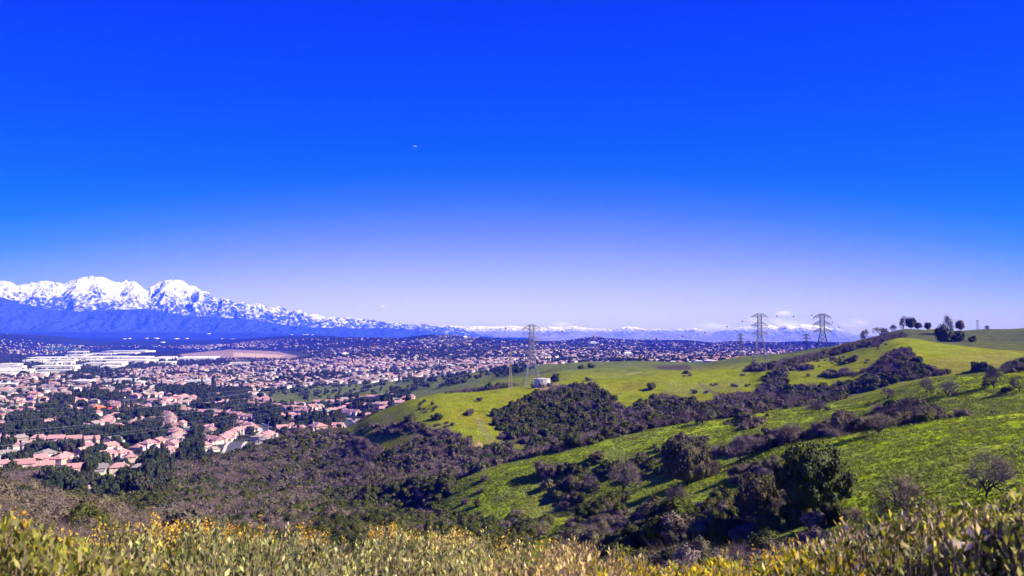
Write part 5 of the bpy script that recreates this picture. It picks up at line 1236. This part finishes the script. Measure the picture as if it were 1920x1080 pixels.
# bird
t = empty('bird', px3(778, 274.5, 160), .5); b = MB(); b.tube([(-.35, 0, 0), (-.15, 0, .03), (.15, 0, .03), (.38, 0, 0)], [.03, .14, .15, .04], 6); b.build('body', M_WHITE, t)
for s in (-1, 1): b = MB(); b.poly([(.12, s * .05, .03), (-.12, s * .05, .03), (-.18, s * .4, .16), (-.05, s * .75, .08), (.08, s * .4, .17)]); b.build('wing', M_WHITE, t)
b = MB(); b.poly([(-.3, -.03, 0), (-.3, .03, 0), (-.52, .09, 0), (-.52, -.09, 0)]); b.build('tail', M_WHITE, t)
tag(t, 'small white bird flying alone high in the blue sky', 'bird')
# ------------------------------------------------------------------ the flowering brush right in front of the viewer
ENV = [(-200,930),(0,948),(40,958),(90,985),(130,1004),(160,1010),(200,990),(225,985),(260,980),(300,975),(330,984),(400,974),(440,985),(480,984),(560,990),(640,1000),(700,992),(740,985),(800,992),(870,996),(930,1004),(960,1010),(1010,1010),(1070,1004),(1100,1012),(1180,1034),(1230,1056),(1290,1044),(1340,1034),(1400,1040),(1440,1026),(1480,1014),(1560,986),(1620,972),(1700,950),(1750,944),(1800,952),(1850,940),(1900,912),(1960,888),(2200,860)]
EU = np.array([p[0] for p in ENV], float); EV = np.array([p[1] for p in ENV], float)
RF = np.random.default_rng(77)
BUSHES = [  # u centre, u half width, distance, kind, label
 (40, 130, 2.0, 'near', 'blurred brush with pale and yellow leaves at the left corner'),
 (250, 120, 3.0, 'gold', 'brush with golden blossom spikes at the lower left'),
 (430, 130, 3.1, 'goldgrey', 'grey green brush edged with yellow blossom, left of centre'),
 (620, 130, 3.3, 'grey', 'silvery olive brush at the bottom, just left of centre'),
 (790, 120, 3.4, 'pale', 'pale leaved brush with a few orange flower spikes, bottom centre'),
 (950, 120, 3.4, 'pale', 'beige leaved brush with orange spikes, right of bottom centre'),
 (1110, 120, 3.0, 'dry', 'dry pinkish brown brush with upright twigs at bottom, right of centre'),
 (1280, 110, 2.6, 'yellow', 'low yellow leaved brush in the dip of the foreground'),
 (1450, 130, 2.2, 'yellow', 'bright yellow green brush with pale leaves, bottom right'),
 (1640, 140, 2.1, 'mix', 'tall brush with lilac white leaf tips, bottom right'),
 (1820, 140, 2.0, 'mix', 'brown stemmed brush with lilac leaves near the right corner'),
 (1990, 110, 1.9, 'near', 'tallest brush cut by the right edge of the picture')]
PAL = {'near': [(.26, .28, .10), (.40, .38, .24), (.12, .15, .04), (.38, .36, .07), (.34, .30, .28)], 'gold': [(.22, .25, .13), (.34, .36, .24), (.10, .13, .06), (.48, .45, .38), (.48, .36, .08)], 'goldgrey': [(.20, .24, .15), (.32, .35, .26), (.09, .12, .07), (.46, .45, .38), (.34, .33, .08)],
 'grey': [(.22, .25, .17), (.34, .36, .30), (.09, .12, .07), (.50, .48, .42), (.28, .31, .09)], 'pale': [(.27, .31, .15), (.44, .41, .35), (.11, .13, .07), (.54, .49, .45), (.32, .32, .08)], 'dry': [(.36, .27, .20), (.46, .36, .30), (.22, .18, .10), (.50, .42, .38), (.32, .28, .08)],
 'yellow': [(.46, .38, .02), (.36, .35, .03), (.12, .15, .03), (.50, .43, .34), (.56, .40, .02)], 'mix': [(.22, .24, .08), (.52, .44, .56), (.10, .13, .03), (.38, .38, .04), (.28, .21, .18)]}
FLO = {'near': .05, 'gold': .6, 'goldgrey': .4, 'grey': .26, 'pale': .24, 'dry': .03, 'yellow': .08, 'mix': .03}
M_LEAF = mat('brush_leaves', attr='tone', rough=.55, spec=.35, trans=.32)
M_STEM = mat('brush_stems', (.20, .13, .11), rough=.9, noise=[(30, 3, .7, 1.3)])
M_FLOW = mat('golden_blossom', rand=[(.72, .38, .03), (.8, .50, .06)], rough=.7, trans=.3, noise=[(60, 2, .7, 1.2)])
def make_brush(uc, hw, rc, kind, label):
    n = int(520 * (1.0 if kind not in ('near', 'mix', 'yellow') else .8))
    nc = max(10, n // 17); ci_ = RF.integers(0, nc, n); cu = RF.uniform(uc - hw, uc + hw, nc); cr_ = rc * (1 + RF.uniform(-.10 if rc < 2.7 else -.26, .42, nc)); cd = RF.exponential(11, nc); ct = RF.uniform(.45, 1.34, nc) * (.82 if kind in ('mix', 'near') else 1)
    g1 = RF.normal(0, 1, n); g2 = RF.normal(0, 1, n); sg = .085
    r = cr_[ci_] + g2 * sg; u = cu[ci_] + g1 * sg * F_PX / r; az = np.arctan2((u - 960) / F_PX, 1.0); stone = ct[ci_] * RF.uniform(.85, 1.15, n)
    dome = (g1 * g1 + g2 * g2) * 9.0 * (2.6 / rc); env = np.interp(u, EU, EV) - 3
    dropv = cd[ci_] + dome + RF.exponential(14, n) + np.where(RF.random(n) < .06, -RF.uniform(5, 24, n), RF.uniform(-6, 6, n)); near_f = np.clip((rc * 1.2 - r) / rc, -.3, 1); dropv = dropv + np.clip(near_f, 0, 1) * 140
    vt = env + dropv; y = (540 - vt) / F_PX; tz_ = (np.sin(PITCH) + y * np.cos(PITCH)) / (np.cos(PITCH) - y * np.sin(PITCH)); ztip = r * tz_ * np.cos(az) 
    X, Y = r * np.sin(az), r * np.cos(az); zb = np.array(ground(X, Y)); ztip = np.maximum(ztip, zb + .25)
    t = empty('brush_shrub', (float(X.mean()), float(Y.mean()), float(zb.mean()))); O = np.array(t.location)
    sv, sf, lv, lf, lc, fv, ff = [], [], [], [], [], [], []
    pal = np.array(PAL[kind]); ls = {'near': .025, 'mix': .023, 'yellow': .024}.get(kind, .024)
    for i in range(n):
        base = np.array([X[i] + RF.normal(0, .10), Y[i] + RF.normal(0, .10), zb[i] - .05]); tip = np.array([X[i], Y[i], ztip[i]]); mid = (base + tip) / 2 + RF.normal(0, .04, 3)
        P = [base, mid, tip - (tip - mid) * .4 + RF.normal(0, .012, 3), tip]; ws = [.006, .004, .0028, .0012]
        b = len(sv)
        for p, w in zip(P, ws):
            for k in range(3): a = 2.094 * k; sv.append(p + np.array([math.cos(a) * w, math.sin(a) * w, 0]))
        for q in range(3):
            for k in range(3): sf.append((b + q * 3 + k, b + q * 3 + (k + 1) % 3, b + q * 3 + 3 + (k + 1) % 3, b + q * 3 + 3 + k))
        L = np.linalg.norm(tip - mid) * 1.1; flower = RF.random() < FLO[kind] and dropv[i] < 22
        m = int(38 + 52 * min(1, L)); s = RF.random(m) * min(L, .6)
        if flower: s = s[s > .07]; m = len(s)
        d = (tip - mid); d /= np.linalg.norm(d); c = tip[None] - d[None] * s[:, None]
        side = RF.normal(size=(m, 3)); side[:, 2] *= .4; side /= np.linalg.norm(side, axis=1)[:, None]
        # side twigs carry many of the leaves away from the main stem
        c = c + side * (RF.random((m, 1)) ** 1.5 * .075) * np.minimum(1, .3 + s[:, None] * 6)
        ld = side * RF.uniform(.25, .95, (m, 1)) + np.array([0, 0, 1.0]) + RF.normal(size=(m, 3)) * .22; ld /= np.linalg.norm(ld, axis=1)[:, None]
        wv_ = np.cross(ld, RF.normal(size=(m, 3))); wv_ /= np.linalg.norm(wv_, axis=1)[:, None]; ll = (ls * RF.uniform(.55, 1.25, m))[:, None]; ww = ll * RF.uniform(.13, .24, (m, 1)); fold = np.cross(ld, wv_) * ww * .5
        q = np.stack([c, c + ld * ll * .5 + wv_ * ww, c + ld * ll, c + ld * ll * .5 - wv_ * ww], 1); q[:, 1] += fold; q[:, 3] += fold
        lb = len(lv) * 4; lv.append(q) if False else None
        lv.extend(list(q)); pc = pal[RF.choice(5, m, p=[.28, .22, .28, .14, .08])] * RF.uniform(.7, 1.2, (m, 1)) * np.array([1.62, 1.44, .76]) * stone[i]; lc.extend(list(np.repeat(pc[:, None], 4, 1)))
        if flower:
            hh = RF.uniform(.05, .13); nb = int(hh * 420)
            for _ in range(nb):
                p = tip + np.array([0, 0, hh * .35]) - d * RF.random() * hh * 1.2 + RF.normal(0, .0075, 3); sz = RF.uniform(.0028, .0055); a = RF.normal(size=3); a /= np.linalg.norm(a); e = np.cross(a, RF.normal(size=3)); e /= np.linalg.norm(e); g = np.cross(a, e); b = len(fv)
                fv += [p + e * sz, p + g * sz, p - e * sz, p - g * sz]; ff.append((b, b + 1, b + 2, b + 3))
    sv = np.array(sv) - O; obj('stems', np_mesh('stems', sv, sf), M_STEM, t)['kind'] = 'stuff'
    LV = np.array(lv).reshape(-1, 3) - O; me = np_mesh('leaves', LV, np.arange(len(LV)).reshape(-1, 4)); vcol(me, np.array(lc).reshape(-1, 3)); obj('leaves', me, M_LEAF, t)['kind'] = 'stuff'
    if ff: obj('blossom', np_mesh('blossom', np.array(fv) - O, ff), M_FLOW, t)['kind'] = 'stuff'
    tag(t, label, 'bush'); return len(LV) // 4
tot = sum(make_brush(*b) for b in BUSHES); print('leaves', tot)
# ------------------------------------------------------------------ air
hz = MB(); hz.box(-93000, 93000, -93000, 93000, -420, 2950)
HM = bpy.data.materials.new('haze_air'); HM.use_nodes = True; hn = HM.node_tree.nodes
hn.remove(hn['Principled BSDF']); pv = hn.new('ShaderNodeVolumePrincipled')
pv.inputs['Color'].default_value = (.007, .034, 1.0, 1); pv.inputs['Density'].default_value = 1.05e-4; pv.inputs['Anisotropy'].default_value = 0.0
pv.inputs['Absorption Color'].default_value = (1, 1, 1, 1)
HM.node_tree.links.new(pv.outputs[0], hn['Material Output'].inputs['Volume'])
tag(hz.build('haze', HM), kind='stuff')
